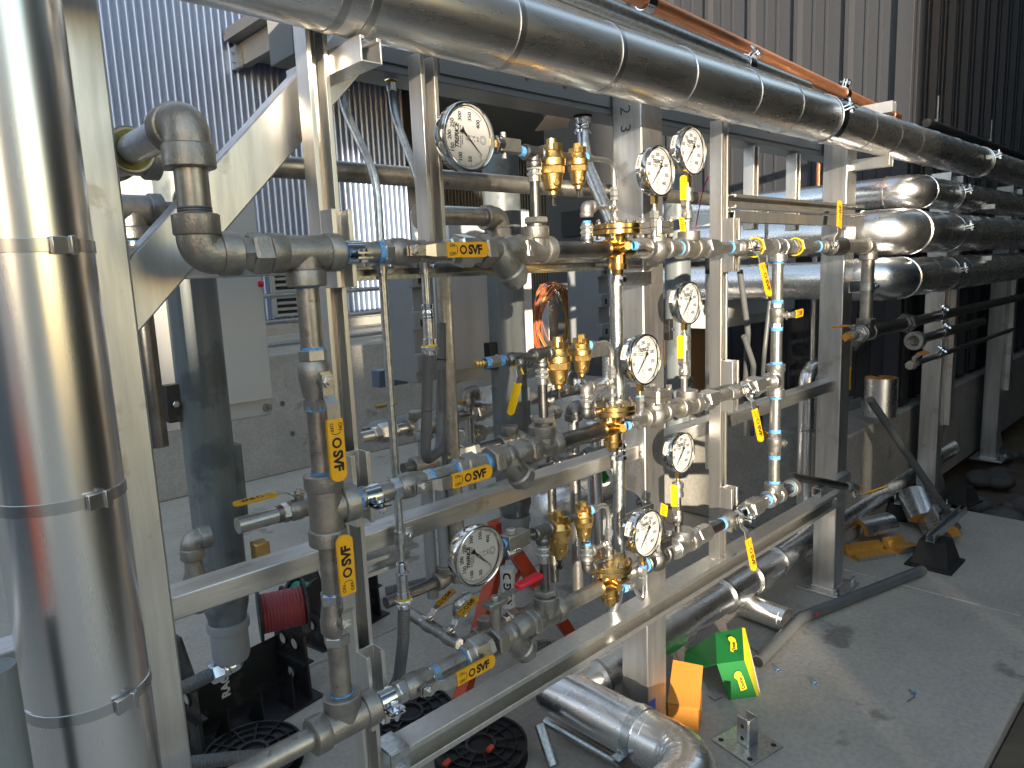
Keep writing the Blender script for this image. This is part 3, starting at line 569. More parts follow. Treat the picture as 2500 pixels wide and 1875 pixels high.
# bronze diaphragm regulator: origin on the pipe axis
def prv_build():
    out = []; b = MB().lathe((0, 0, -.062), (0, 0, 1), [(0, .013), (.012, .0155), (.0125, .0235), (.026, .0245), (.027, .0215), (.045, .0215), (.075, .0225), (.092, .03)], 32)
    b.cyl((-.045, 0, 0), (.045, 0, 0), .0225, n=26); b.lathe((0, 0, 0), (-.4, -1, .12), [(0, .012), (.036, .012), (.05, .010)], 18)
    b.box((0, -.021, .012), (.006, .012, .05)); out.append(('body', b, PRVB, None))
    out.append(('lower_flange', MB().lathe((0, 0, .031), (0, 0, 1), [(0, .035), (.003, .0565), (.0045, .058), (.0135, .058), (.0145, .057)], 48), PRVB, None))
    out.append(('gasket', MB().lathe((0, 0, .0455), (0, 0, 1), [(0, .0565), (.0022, .0565)], 48), RUB, None))
    out.append(('upper_flange', MB().lathe((0, 0, .0478), (0, 0, 1), [(0, .057), (.001, .058), (.010, .058), (.0115, .0565), (.0125, .046), (.0155, .030), (.0155, .001)], 48, True), PRVB, None))
    for i in range(8):
        a = math.pi/8 + i*math.pi/4; p = V((.0495*math.cos(a), .0495*math.sin(a), 0))
        out.append(('bolt', MB().hexa(p+V((0, 0, .0595)), p+V((0, 0, .0655)), .0052).cyl(p+V((0, 0, .024)), p+V((0, 0, .071)), .003, n=8).hexa(p+V((0, 0, .024)), p+V((0, 0, .031)), .0052), CASTD, None))
    return out
def prv(c, label): return inst('prv', prv_build, 'diaphragm_regulator', label, 'pressure regulator', frame(c, (1, 0, 0), (0, 0, 1)), 'bronze diaphragm regulators')
# brass pilot regulators, origin at the middle of the inlet boss
def pilot_build(k):
    def f():
        s = k; out = []
        b = MB().lathe((0, 0, -.026*s), (0, 0, 1), [(0, .0315*s), (.001, .033*s), (.0165*s, .0335*s), (.018*s, .030*s), (.024*s, .026*s), (.034*s, .0225*s), (.040*s, .012*s), (.041*s, .0001)], 32)
        b.cyl((-.036*s, 0, 0), (.036*s, 0, 0), .0125*s, n=20); b.box((0, 0, .017*s), (.016*s, .056*s, .018*s)); b.lathe((0, 0, 0), (0, 0, 1), [(0, .014*s), (.024*s, .013*s), (.038*s, .0125*s), (.0385*s, .010*s)], 8 if s < .9 else 20)
        out.append(('bonnet', b, BRAS, None))
        out.append(('hex_band', MB().lathe((0, 0, -.045*s), (0, 0, 1), [(0, .0275*s), (.002*s, .030*s), (.018*s, .030*s), (.0195*s, .028*s)], 8), BRAS, None))
        c = MB().lathe((0, 0, -.094*s), (0, 0, 1), [(0, .011*s), (.009*s, .0115*s), (.010*s, .016*s), (.014*s, .0205*s), (.030*s, .0235*s), (.050*s, .027*s)], 32)
        out.append(('cup', c, BRAS, None))
        bd = MB().lathe((-.012*s, -.0225*s, -.066*s), (-.35, -1, -.1), [(0, .008*s), (.003*s, .008*s), (.0035*s, .0072*s)], 18); out.append(('cast_badge', bd, BRAS, 2))
        out.append(('adjusting_screw', MB().cyl((0, 0, -.117*s), (0, 0, -.094*s), .0045*s, n=10).hexa((0, 0, -.101*s), (0, 0, -.0955*s), .009*s).hexa((0, 0, -.121*s), (0, 0, -.116*s), .0085*s), NICK if s > .9 else INK, None))
        return out
    return f
def pilot(c, k, label, ax=(1, 0, 0)): return inst(('pilot', k), pilot_build(k), 'pilot_regulator', label, 'pilot regulator', frame(c, ax, (0, 0, 1)), 'brass pilot regulators')
# swing check valve with bolted bonnet
def check_build():
    b = MB(); b.cyl((-.05, 0, 0), (.05, 0, 0), .0225, n=26); b.ball((0, 0, -.002), .034, 24); b.lathe((0, 0, 0), (0, 0, 1), [(0, .027), (.038, .026)], 24)
    collar(b, (0, 0, 0), (1, 0, 0), .027, .016, .036); collar(b, (0, 0, 0), (-1, 0, 0), .027, .016, .036); out = [('body', b, CAST, None)]
    sq = lambda z0, z1, h: MB().ext([(h*.8, -h), (h, -h*.8), (h, h*.8), (h*.8, h), (-h*.8, h), (-h, h*.8), (-h, -h*.8), (-h*.8, -h)], (0, 0, z0), (1, 0, 0), (0, 1, 0), (0, 0, z1-z0))
    out.append(('body_flange', sq(.038, .051, .034), CAST, None)); out.append(('bonnet', sq(.0525, .068, .034), CAST, None))
    for x in (-1, 1):
        for y in (-1, 1): out.append(('bonnet_bolt', MB().cyl((x*.026, y*.026, .068), (x*.026, y*.026, .071), .009, n=12).hexa((x*.026, y*.026, .071), (x*.026, y*.026, .080), .0082).cyl((x*.026, y*.026, .030), (x*.026, y*.026, .072), .0055, n=8), NICK, None))
    tx = text_mb('F316L', .012, .0004, 1.1); tx.xf(frame((.003, -.0345, .0602), (1, 0, 0), (0, -1, 0))); t2 = text_mb('800', .013, .0004, 1.2); t2.xf(frame((.004, -.0348, -.004), (1, 0, 0), (0, -1, 0))); tx.add(t2.v, t2.f)
    out.append(('cast_lettering', tx, NICK, 2)); return out
def check(c, label, m_=None): return inst('check', check_build, 'check_valve', label, 'check valve', frame(c, (1, 0, 0), (0, 0, 1)), 'bolted check valves', {k: m_ for k in ('body', 'body_flange', 'bonnet')} if m_ else None)
# pressure gauge: local Z is the face normal, local Y is up on the dial, stem along -Y
def gauge_build(R):
    def f():
        out = []; k = R/.0655; D = .036*k
        out.append(('case', MB().lathe((0, 0, -D), (0, 0, 1), [(0, R*.80), (.0015, R*.90), (.006, R*.93), (D*.55, R*.935), (D*.56, R*.985), (D*.60, R)], 56), CASE, None))
        out.append(('bezel', MB().lathe((0, 0, -D*.42), (0, 0, 1), [(0, R*.985), (.001, R), (D*.42, R), (D*.42+.0022, R*.985), (D*.42+.003, R*.955), (D*.42+.002, R*.92), (D*.30, R*.905)], 56, False), CASE, None))
        z0 = .0; di = len(out); out.append(('dial', MB().lathe((0, 0, z0-.010*k), (0, 0, 1), [(0, R*.93), (.0016, R*.93), (.0017, .0001)], 48), DIAL, None)); zt = z0-.010*k+.0021
        tk = MB(); 
        for i in range(81):
            a = math.radians(225-270*i/80); L = .086 if i % 10 == 0 else (.066 if i % 5 == 0 else .042); w = .00085*k if i % 5 == 0 else .0005*k; r1 = R*.845; r0 = r1-R*L*1.25
            u = V((math.cos(a), math.sin(a), 0)); n_ = V((-u.y, u.x, 0))*w/2
            tk.add([u*r0-n_+V((0, 0, zt)), u*r0+n_+V((0, 0, zt)), u*r1+n_+V((0, 0, zt)), u*r1-n_+V((0, 0, zt))], [[0,1,2,3]])
        for i in range(54):
            a0, a1 = (math.radians(225-5*j) for j in (i, i+1)); r0, r1 = R*.842, R*.852
            tk.add([V((r*math.cos(a), r*math.sin(a), zt)) for a, r in ((a0, r0), (a1, r0), (a1, r1), (a0, r1))], [[0,1,2,3]])
        out.append(('scale_marks', tk, INK, di))
        nm = MB()
        for i in range(1, 9):
            a = math.radians(225-270*i/8); t = text_mb(str(i*50), .0122*k, .00028*k, .95); t.xf(M4.Translation((math.cos(a)*R*.62, math.sin(a)*R*.645, zt))); nm.add(t.v, t.f)
        t = text_mb('0', .008*k); t.xf(M4.Translation((math.cos(math.radians(228))*R*.72, math.sin(math.radians(228))*R*.72, zt))); nm.add(t.v, t.f)
        out.append(('numerals', nm, INK, di))
        br = text_mb('TRERICE', .0135*k, .0005*k, .9, .25); br.xf(M4.Translation((0, R*.37, zt)))
        for s_, y, h in (('PRESSURE GAUGE', .235, .0052), ('AMMONIA 316 SS', .165, .0036), ('psi', -.42, .0085), ('c  R', -.30, .007)):
            t = text_mb(s_, h*k, .00008, 1.05); t.xf(M4.Translation((0, R*y, zt))); br.add(t.v, t.f)
        for rr in (.0085, .0055): 
            lg = MB().lathe((0, -R*.64, zt), (0, 0, 1), [(0, rr*k), (0, rr*k-.0008*k)], 20, False); br.add(lg.v, lg.f)
        lg = MB().lathe((0, -R*.18, zt), (0, 0, 1), [(0, .005*k), (0, .0044*k)], 20, False); br.add(lg.v, lg.f)
        out.append(('brand_lettering', br, INK, di))
        a = math.radians(229); u = V((math.cos(a), math.sin(a), 0)); n_ = V((-u.y, u.x, 0)); zp = zt+.004*k
        P = [u*R*.70+n_*.0003*k, u*R*.70-n_*.0003*k, n_*-.0016*k, u*-R*.18-n_*.0018*k, u*-R*.34-n_*.006*k, u*-R*.30, u*-R*.34+n_*.006*k, u*-R*.18+n_*.0018*k, n_*.0016*k]
        pm = MB().ext([(p.x, p.y) for p in P], (0, 0, zp), (1, 0, 0), (0, 1, 0), (0, 0, .001)); pi_ = len(out); out.append(('pointer', pm, INK, None))
        out.append(('pointer_hub', MB().cyl((0, 0, zp-.003), (0, 0, zp+.002*k), .004*k, n=16), NICK, pi_))
        gm_ = MB(); gm_.raw = True; out.append(('glass', gm_.add([V((R*.915*math.cos(2*math.pi*i/40), R*.915*math.sin(2*math.pi*i/40), -.0006)) for i in range(40)], [list(range(40))]), GLAS, None))
        sb_ = MB().box((-R*.955, 0, 0), (.001, .0001, .0001)); 
        lb = MB(); 
        a0, a1 = math.radians(140), math.radians(175)
        for i in range(6):
            b0, b1 = a0+(a1-a0)*i/6, a0+(a1-a0)*(i+1)/6; rr = R*.94+.0006
            lb.add([V((rr*math.cos(b0), rr*math.sin(b0), -D*.92)), V((rr*math.cos(b1), rr*math.sin(b1), -D*.92)), V((rr*math.cos(b1), rr*math.sin(b1), -D*.52)), V((rr*math.cos(b0), rr*math.sin(b0), -D*.52))], [[0,1,2,3]])
        li = len(out); out.append(('sticker', lb, WHT, 0)); bc = MB(); rnd = random.Random(3)
        for i in range(22):
            b0 = a0+(a1-a0)*(.12+.76*i/22); b1 = b0+(a1-a0)*.76/22*(.25+.45*rnd.random()); rr = R*.94+.0010
            bc.add([V((rr*math.cos(b0), rr*math.sin(b0), -D*.86)), V((rr*math.cos(b1), rr*math.sin(b1), -D*.86)), V((rr*math.cos(b1), rr*math.sin(b1), -D*.64)), V((rr*math.cos(b0), rr*math.sin(b0), -D*.64))], [[0,1,2,3]])
        out.append(('sticker_print', bc, INK, 0))
        out.append(('socket', MB().box((0, -R-.006*k, -D*.55), (.014*k, .022*k, .014*k)).cyl((0, -R-.028*k, -D*.55), (0, -R-.016*k, -D*.55), .0055*k, n=12), BRAS, None))
        return out
    return f
def gauge(sx, sy, R, Y, label, up=(0, 0, 1), nrm=(0, -1, 0), mount=None):
    c = at(sx, sy, Y=Y); n = V(nrm).normalized(); u = V(up); u = (u-n*u.dot(n)).normalized(); x = u.cross(n)
    M = M4((x, u, n)).transposed().to_4x4(); M.translation = c
    inst(('gauge', R), gauge_build(R), 'pressure_gauge', label, 'pressure gauge', M, 'round white pressure gauges')
    k = R/.0655; return M @ V((0, -R-.028*k, -.036*k*.55))
def nipple_stack(pts, label, name='tube_run', r=.0048, m_=None, rad=.02, nuts=True, tape=False, nut=.0095, cat='tubing', n=12):
    P = fillet(pts, rad, 8); ps = [('tube', MB().tube(P, r, n), m_ or NICK)]
    if nuts:
        for a, b in ((P[0], P[1]), (P[-1], P[-2])):
            d = (b-a).normalized(); ps.append(('compression_nut', MB().hexa(a, a+d*.014, nut).hexa(a+d*.014, a+d*.023, nut*.78), NICK))
            if tape: ps.append(('thread_tape', tape_mb(a-d*.008, d, nut*.7, .008), TAPE))
    return multi(name, label, cat, ps)
# strut clamp around a row pipe plus its short strut stub
def strut_clamp(x, z, label, zt=.075, m_=None):
    ps = [('strut_stub', strut_mb((x, 1.131, z-zt*.8), (x, 1.131, z+zt), (0, -1, 0), .041), STRUT, .0007),
          ('clamp_half', MB().lathe((x-.016, YP, z), (1, 0, 0), [(0, RP+.0004), (0, RP+.003), (.032, RP+.003), (.032, RP+.0004)], 24, False, arc=(0, 2*math.pi)), CHROM),
          ('clamp_ear', MB().box((x, YP-RP-.014, z-.003), (.030, .028, .0028)).box((x, YP-RP-.014, z-.011), (.030, .028, .0028)), CHROM),
          ('bolt', MB().hexa((x, YP-RP-.019, z-.020), (x, YP-RP-.019, z-.013), .0078).cyl((x, YP-RP-.019, z-.026), (x, YP-RP-.019, z+.003), .0042, n=8).cyl((x, YP-RP-.019, z-.002), (x, YP-RP-.019, z+.004), .0075, n=10), CHROM)]
    return multi('strut_clamp', label, 'pipe clamp', ps, 'strut clamps holding the rows')
# ================================================================== VALVE ROWS
XR = .575                                            # left riser
def rx(s, z, y=YP): return Xs(s, y, z)
def P(s, z): return V((rx(s, z), YP, z))
rows = (('top', Z1), ('middle', Z2), ('bottom', Z3))
# ---- top row
z = Z1
XE = rx(470, 1.62)
elbow((XE, YP, z), (0, 0, 1), (1, 0, 0), 'dull steel elbow at the left end of the top row', r=.0335, L=.058, thick=.032)
union(P(580, z), P(680, z), 'large hex union left of the first tee in the top row', CAST, .034)
pipe(P(558, z), P(584, z), 'threaded nipple between the left elbow and the union in the top row', thr='ab'); pipe(P(676, z), P(700, z), 'threaded nipple between the union and the first tee in the top row', thr='ab')
tee((XR, YP, z), (1, 0, 0), (0, 0, -1), 'cast tee with a raised triangle mark at the top of the left riser', L=.064, Lb=.055, r=.032, thick=.028)
pipe(P(822, z), P(932, z), 'short pipe with blue tape through the clamp at the first post, top row', tapes='ab')
strut_clamp(.664, z, 'strut clamp holding the top row at the first post', .075)
valve(P(985, z), (1, 0, 0), (0, -1, 0), 'ball valve in the top row with its yellow lever lying along the pipe', L=.10, r=.0245)
union(P(1092, z), P(1168, z), 'hex union behind the yellow lever in the top row', NICK, .034)
pipe(P(1028, z), P(1096, z), 'pipe hidden behind the yellow lever in the top row')
strainer(V((rx(1226, z), YP, z)), 'y strainer with its bulb pointing down in the top row')
tee((rx(1308, z), YP, z), (1, 0, 0), (0, 0, 1), 'cast tee below the pilot pipe in the top row', L=.047, Lb=.05, r=.030)
pipe(P(1352, z), P(1490, z), 'dark smooth pipe into the top bronze regulator', m_=PIPED, r=.0185, thr='b')
prv(V((rx(1507, z), YP, z)), 'bronze regulator in the top row with its flange seen edge on')
pipe(P(1545, z), P(1580, z), 'short bright pipe out of the top bronze regulator', m_=NICK, tapes='')
check(V((rx(1603, z), YP, z)), 'bolted check valve in the top row under the front gauge')
pipe(P(1630, z), P(1662, z), 'short pipe with blue tape after the check valve in the top row', tapes='b')
tee((rx(1682, z), YP, z), (1, 0, 0), (0, 0, 1), 'cast tee under the rear gauge in the top row', L=.045, Lb=.045, r=.030)
union(P(1706, z), P(1750, z), 'hex union left of the right strut post in the top row', NICK, .031)
pipe(P(1748, z), P(1782, z), 'short pipe before the right hand valve in the top row', tapes='b', m_=NICK)
strut_clamp(2.022, z, 'strut clamp holding the top row at the right strut post', .09)
valve(P(1812, z), (1, 0, 0), (0, -1, .2), 'ball valve in the top row right of the strut post, lever hanging down', lever=(.12, -1, 0), L=.085)
union(P(1834, z), P(1872, z), 'hex union with a yellow tag left of the right riser in the top row', NICK, .034, YELB)
XQ = rx(1898, 1.40)                                  # right riser
tee((XQ, YP, z), (1, 0, 0), (0, 0, -1), 'cast tee at the top of the right riser', NICK, L=.045, Lb=.048, r=.029)
union(P(1930, z), P(1976, z), 'union with a yellow ring right of the right riser', NICK, .033, YELB)
pipe(P(1972, z), P(1996, z), 'short pipe with blue tape right of the yellow ringed union', tapes='ab', m_=NICK)
valve(P(2014, z), (1, 0, 0), (0, -1, .15), 'ball valve at the right end of the top row, lever pointing up', lever=(.35, 1, 0), L=.08)
solo('pipe_coupling', 'dark stepped coupling at the right end of the top row', 'coupling', MB().lathe((rx(2024, z), YP, z), (1, 0, 0), [(0, .024), (.004, .034), (.11, .034), (.115, .027)], 28), CASTD)
pipe(P(2058, z), P(2122, z), 'thicker pipe before the last elbow of the top row', r=.025, m_=PIPE)
XL = rx(2118, 1.40)
elbow((XL, YP, z), (-1, 0, 0), (0, 0, -1), 'cast elbow turning down at the right end of the top row', CAST, r=.034, L=.056, thick=.03)
# ---- middle row
z = Z2
tee((XR, YP, z), (0, 0, 1), (1, 0, 0), 'large cast tee where the left riser meets the middle row', L=.064, Lb=.055, r=.0335, thick=.03)
pipe(P(862, z), P(968, z), 'short pipe with blue tape through the clamp at the first post, middle row', tapes='ab')
strut_clamp(.664, z, 'strut clamp holding the middle row at the first post', .075)
valve(P(1003, z), (1, 0, 0), (0, -1, 0), 'ball valve in the middle row with its yellow lever lying along the pipe', L=.094, r=.0245)
pipe(P(1040, z), P(1118, z), 'pipe with blue tape right of the ball valve in the middle row', tapes='ab')
union(P(1112, z), P(1180, z), 'hex union before the strainer in the middle row', CAST, .031)
pipe(P(1176, z), P(1202, z), 'blue taped nipple between union and strainer in the middle row', tapes='ab')
strainer(V((rx(1246, z), YP, z)), 'y strainer with its bulb pointing down in the middle row')
tee((rx(1325, z), YP, z), (1, 0, 0), (0, 0, 1), 'cast tee marked with a pen stroke in the middle row', L=.047, Lb=.05, r=.030)
pipe(P(1364, z), P(1482, z), 'dark smooth pipe into the middle bronze regulator', m_=PIPED, r=.0185, thr='b')
prv(V((rx(1496, z), YP, z)), 'bronze regulator in the middle row above the ribbed conduit coupling')
pipe(P(1530, z), P(1580, z), 'pipe with a torn blue tape end after the middle bronze regulator', m_=NICK, tapes='b', r=.020)
check(V((rx(1600, z), YP, z)), 'bolted check valve in the middle row below its gauge')
pipe(P(1622, z), P(1668, z), 'speckled pipe after the check valve in the middle row', m_=PIPE)
tee((rx(1678, z), YP, z), (1, 0, 0), (0, 0, 1), 'cast tee in the middle row carrying the gauge riser', L=.047, Lb=.045, r=.030)
union(P(1704, z), P(1748, z), 'hex union left of the right strut post in the middle row', NICK, .031)
pipe(P(1744, z), P(1772, z), 'short pipe at the right strut post in the middle row')
strut_clamp(2.022, z, 'strut clamp holding the middle row at the right strut post', .09)
valve(P(1797, z), (1, 0, 0), (0, -1, .2), 'ball valve in the middle row right of the strut post, lever hanging down', lever=(.06, -1, 0), L=.095)
union(P(1816, z), P(1860, z), 'hex union left of the right riser in the middle row', NICK, .034)
pipe(P(1856, z), P(1878, z), 'short pipe into the right riser in the middle row', m_=NICK)
tee((XQ, YP, z), (0, 0, 1), (-1, 0, 0), 'cast tee where the right riser meets the middle row', NICK, L=.055, Lb=.045, r=.030)
# ---- bottom row
z = Z3
tee((XR, YP, z), (1, 0, 0), (0, 0, 1), 'cast tee at the foot of the left riser', L=.066, Lb=.055, r=.0335, thick=.03)
pipe((.24, YP, z), (XR-.05, YP, z), 'pipe running off to the lower left from the foot of the left riser', tapes='b', r=.0195)
pipe((.19, YP+.17, z-.02), (.215, YP+.04, z), 'short dull pipe behind the lower left corner elbow', r=.022, m_=PIPE)
elbow((.215, YP, z), (1, 0, 0), (0, 1, 0), 'dull elbow at the lower left corner', r=.033, L=.056, thick=.03)
pipe(P(886, z), P(982, z), 'short pipe with blue tape through the clamp at the first post, bottom row', tapes='ab')
strut_clamp(.664, z, 'strut clamp holding the bottom row at the first post', .085)
valve(P(1018, z), (1, 0, 0), (0, -1, 0), 'ball valve in the bottom row with its yellow lever lying along the pipe', L=.10, r=.0245)
pipe(P(1054, z), P(1140, z), 'pipe with blue tape right of the ball valve in the bottom row', tapes='ab')
union(P(1132, z), P(1196, z), 'hex union before the strainer in the bottom row', NICK, .033)
strainer(V((rx(1253, z), YP, z)), 'y strainer with its bulb pointing down in the bottom row')
tee((rx(1335, z), YP, z), (1, 0, 0), (0, 0, 1), 'cast tee marked with a pen stroke in the bottom row', L=.047, Lb=.05, r=.030)
pipe(P(1372, z), P(1474, z), 'dull pipe into the bottom bronze regulator', m_=PIPE, r=.0185, thr='b')
prv(V((rx(1489, z), YP, z)), 'bronze regulator in the bottom row with its round top in full view')
pipe(P(1524, z), P(1576, z), 'bright pipe with a torn tape end after the bottom bronze regulator', m_=NICK, tapes='b', r=.020)
check(V((rx(1601, z), YP, z)), 'dark check valve in the bottom row behind its gauge', CASTD)
pipe(P(1624, z), P(1650, z), 'bright pipe after the dark check valve in the bottom row', m_=NICK)
tee((rx(1668, z), YP, z), (1, 0, 0), (0, 0, 1), 'cast tee in the bottom row carrying the dark gauge riser', NICK, L=.05, Lb=.045, r=.031)
solo('hex_bushing', 'hex bushing right of the gauge riser tee in the bottom row', 'bushing', MB().hexa(P(1698, z), P(1728, z), .027), NICK)
pipe(P(1724, z), P(1764, z), 'dark pipe with blue tape left of the last valve in the bottom row', m_=PIPED, tapes='b')
valve(P(1782, z), (1, 0, 0), (0, -1, .2), 'ball valve in the bottom row at the right strut post, lever hanging down', lever=(.05, -1, 0), L=.10)
strut_clamp(2.022, z+.002, 'strut clamp holding the bottom row at the right strut post', .08)
union(P(1812, z), P(1858, z), 'hex union left of the right riser in the bottom row', NICK, .034)
pipe(P(1854, z), P(1874, z), 'short pipe with blue tape into the right riser, bottom row', m_=NICK, tapes='b')
tee((XQ, YP, z), (1, 0, 0), (0, 0, 1), 'cast tee at the foot of the right riser', NICK, L=.045, Lb=.05, r=.030)
pipe((XQ+.03, YP, z), (XQ+.13, YP, z), 'dark pipe stub with blue tape beyond the right riser', m_=PIPED, r=.019, tapes='b')
solo('pipe_collar', 'open collar on the stub beyond the right riser', 'collar', collar(MB(), (XQ+.12, YP, z), (1, 0, 0), .031, .03), CAST)
# ---- left riser
def zr(sy): return Zs(sy, XR, YP-.01)
def zq(sy): return Zs(sy, XQ, YP-.01)
pipe((XR, YP, zr(866)), (XR, YP, Z1-.045), 'upper length of the left riser with blue tape at both ends', tapes='ab', r=.0188)
valve((XR, YP, zr(928)), (0, 0, -1), (0, -1, 0), 'ball valve in the left riser with its yellow lever pointing down', L=.105, r=.0265, s=1.03)
pipe((XR, YP, Z2+.055), (XR, YP, zr(985)), 'length of the left riser above the middle tee', tapes='ab', r=.0188)
pipe((XR, YP, zr(1465)), (XR, YP, Z2-.055), 'length of the left riser below the middle tee', tapes='ab', r=.0188)
valve((XR, YP, zr(1512)), (0, 0, 1), (0, -1, 0), 'ball valve in the left riser with its yellow lever pointing up', L=.10, r=.0265, s=1.03)
pipe((XR, YP, Z3+.045), (XR, YP, zr(1552)), 'lowest length of the left riser with blue tape at both ends', tapes='ab', r=.0188)
# ---- right riser
pipe((XQ, YP, zq(742)), (XQ, YP, Z1-.04), 'upper length of the right riser with blue tape', tapes='ab', m_=NICK)
valve((XQ, YP, zq(770)), (0, 0, -1), (.2, -1, 0), 'upper ball valve in the right riser, lever turned across', lever=(0, 1, 0), L=.085, s=.9)
pipe((XQ, YP, Z2+.05), (XQ, YP, zq(798)), 'length of the right riser above the middle row', tapes='ab', m_=NICK)
pipe((XQ, YP, zq(1058)), (XQ, YP, Z2-.05), 'length of the right riser below the middle row', tapes='ab', m_=NICK)
valve((XQ, YP, zq(1085)), (0, 0, -1), (.9, -.5, 0), 'lower ball valve in the right riser, lever pointing right', lever=(0, 1, 0), L=.085, s=.9)
pipe((XQ, YP, Z3+.045), (XQ, YP, zq(1112)), 'lowest length of the right riser with blue tape', tapes='ab', m_=NICK)
# ---- drop pipe at the far right
def zl(sy): return Zs(sy, XL, YP)
zb = zl(812)
pipe((XL, YP, zb+.04), (XL, YP, Z1-.05), 'vertical drop pipe below the last elbow, half in shade', r=.0245)
multi('strut_clamp', 'bracket and clamp holding the drop pipe to the right column', 'pipe clamp', [('strut_stub', strut_mb((XL-.005, YP+.045, zl(700)), (3.17, YP+.045, zl(700)), (0, -1, 0), .05), GALV, .001), ('strap', MB().lathe((XL, YP, zl(700)-.015), (0, 0, 1), [(0, .025), (0, .028), (.03, .028), (.03, .025)], 24, False), GALV), ('ear', MB().box((XL+.045, YP-.01, zl(700)), (.05, .005, .028)), GALV), ('bolt', MB().hexa((XL+.055, YP-.025, zl(700)), (XL+.055, YP-.012, zl(700)), .01), CHROM)], 'strut clamps holding the rows')
tee((XL, YP, zb), (1, 0, 0), (0, 0, 1), 'cast tee at the foot of the drop pipe', CASTD, r=.035, L=.056, Lb=.058)
pipe((XL+.05, YP, zb), (XL+.52, YP, zb+.0), 'dark pipe running right from the foot of the drop pipe', m_=PIPED, r=.026)
union((XL+.44, YP, zb), (XL+.54, YP, zb), 'large dark union on the pipe right of the drop pipe', CASTD, .046)
pipe((XL+.52, YP, zb), (6.5, YP, zb+.0), 'long dark pipe receding beyond the large union', m_=PIPED, r=.024)
pipe((XL-.085, YP, zb), (XL-.04, YP, zb), 'short nipple left of the tee at the foot of the drop pipe', m_=NICK, r=.018)
solo('hex_bushing', 'hex bushing on the tee at the foot of the drop pipe', 'bushing', MB().hexa((XL-.075, YP, zb), (XL-.05, YP, zb), .032), NICK)
valve((XL-.125, YP, zb), (1, 0, 0), (-.15, 0, 1), 'small drain valve at the right with its orange lever pointing left', lever=(-1, 0.1, 0), L=.075, r=.02, s=.95, text=False, grip=ORBX)
solo('square_plug', 'rusty brown square plug in the end of the right drain valve', 'plug', MB().cyl((XL-.185, YP, zb), (XL-.16, YP, zb), .014, n=14).box((XL-.195, YP, zb), (.022, .026, .026), M4.Rotation(.78, 3, 'X')), FOAM)
zo = Zs(925/1.0 - 95, XL+.35, YP)
# ---- left inlet: pipes up to the top left elbow
zt_ = Zs(300, XE, YP)
pipe((XE, YP, Z1+.05), (XE, YP, zt_-.045), 'vertical pipe between the two left elbows above the top row', r=.0235, tapes='b', thr='a')
elbow((XE, YP, zt_), (0, 0, -1), (0, 1, 0), 'large cast elbow at the upper left facing back', r=.0365, L=.064, thick=.035)
ye = Ys(312, XE, zt_)
pipe((XE, YP+.05, zt_), (XE, ye, zt_), 'horizontal pipe running back from the upper left elbow', r=.0245, m_=NICK)
yk = ye
tee((XE, yk+.04, zt_), (0, 1, 0), (1, 0, 0), 'coupling tee with a yellowish face behind the left column', CAST, r=.040, L=.06, Lb=.06)
pipe((XE+.05, yk+.04, zt_), (2.9, yk+.04, zt_+.0), 'long dull horizontal pipe behind the posts under the awning', r=.0225, m_=PIPE)
solo('seal_ring', 'greenish yellow sealant ring on the coupling at the upper left', 'ring', MB().lathe((XE, yk-.024, zt_), (0, 1, 0), [(0, .0255), (0, .033), (.003, .033)], 28, False), mat('thread_sealant', (.42, .38, .10), .6, 0, .4, 60))
c_ = at(*q(21, 1010, 200), Y=1.62)
tee(c_, (1, 0, 0), (0, 0, -1), 'dark cast tee half hidden behind the left column', CASTD, r=.036, L=.06, Lb=.06)
elbow(c_+V((.16, .0, 0)), (-1, 0, 0), (0, 1, 0), 'cast elbow with a bright face right of the hidden tee', CAST, r=.036, L=.05)
pipe(c_+V((.05, 0, 0)), c_+V((.12, 0, 0)), 'threaded nipple between the hidden tee and the cast elbow', m_=PIPED, r=.020, thr='ab')
pipe(c_+V((0, 0, -.5)), c_+V((0, 0, -.05)), 'short pipe with blue tape dropping behind the brace', m_=PIPED, r=.019, tapes='b')
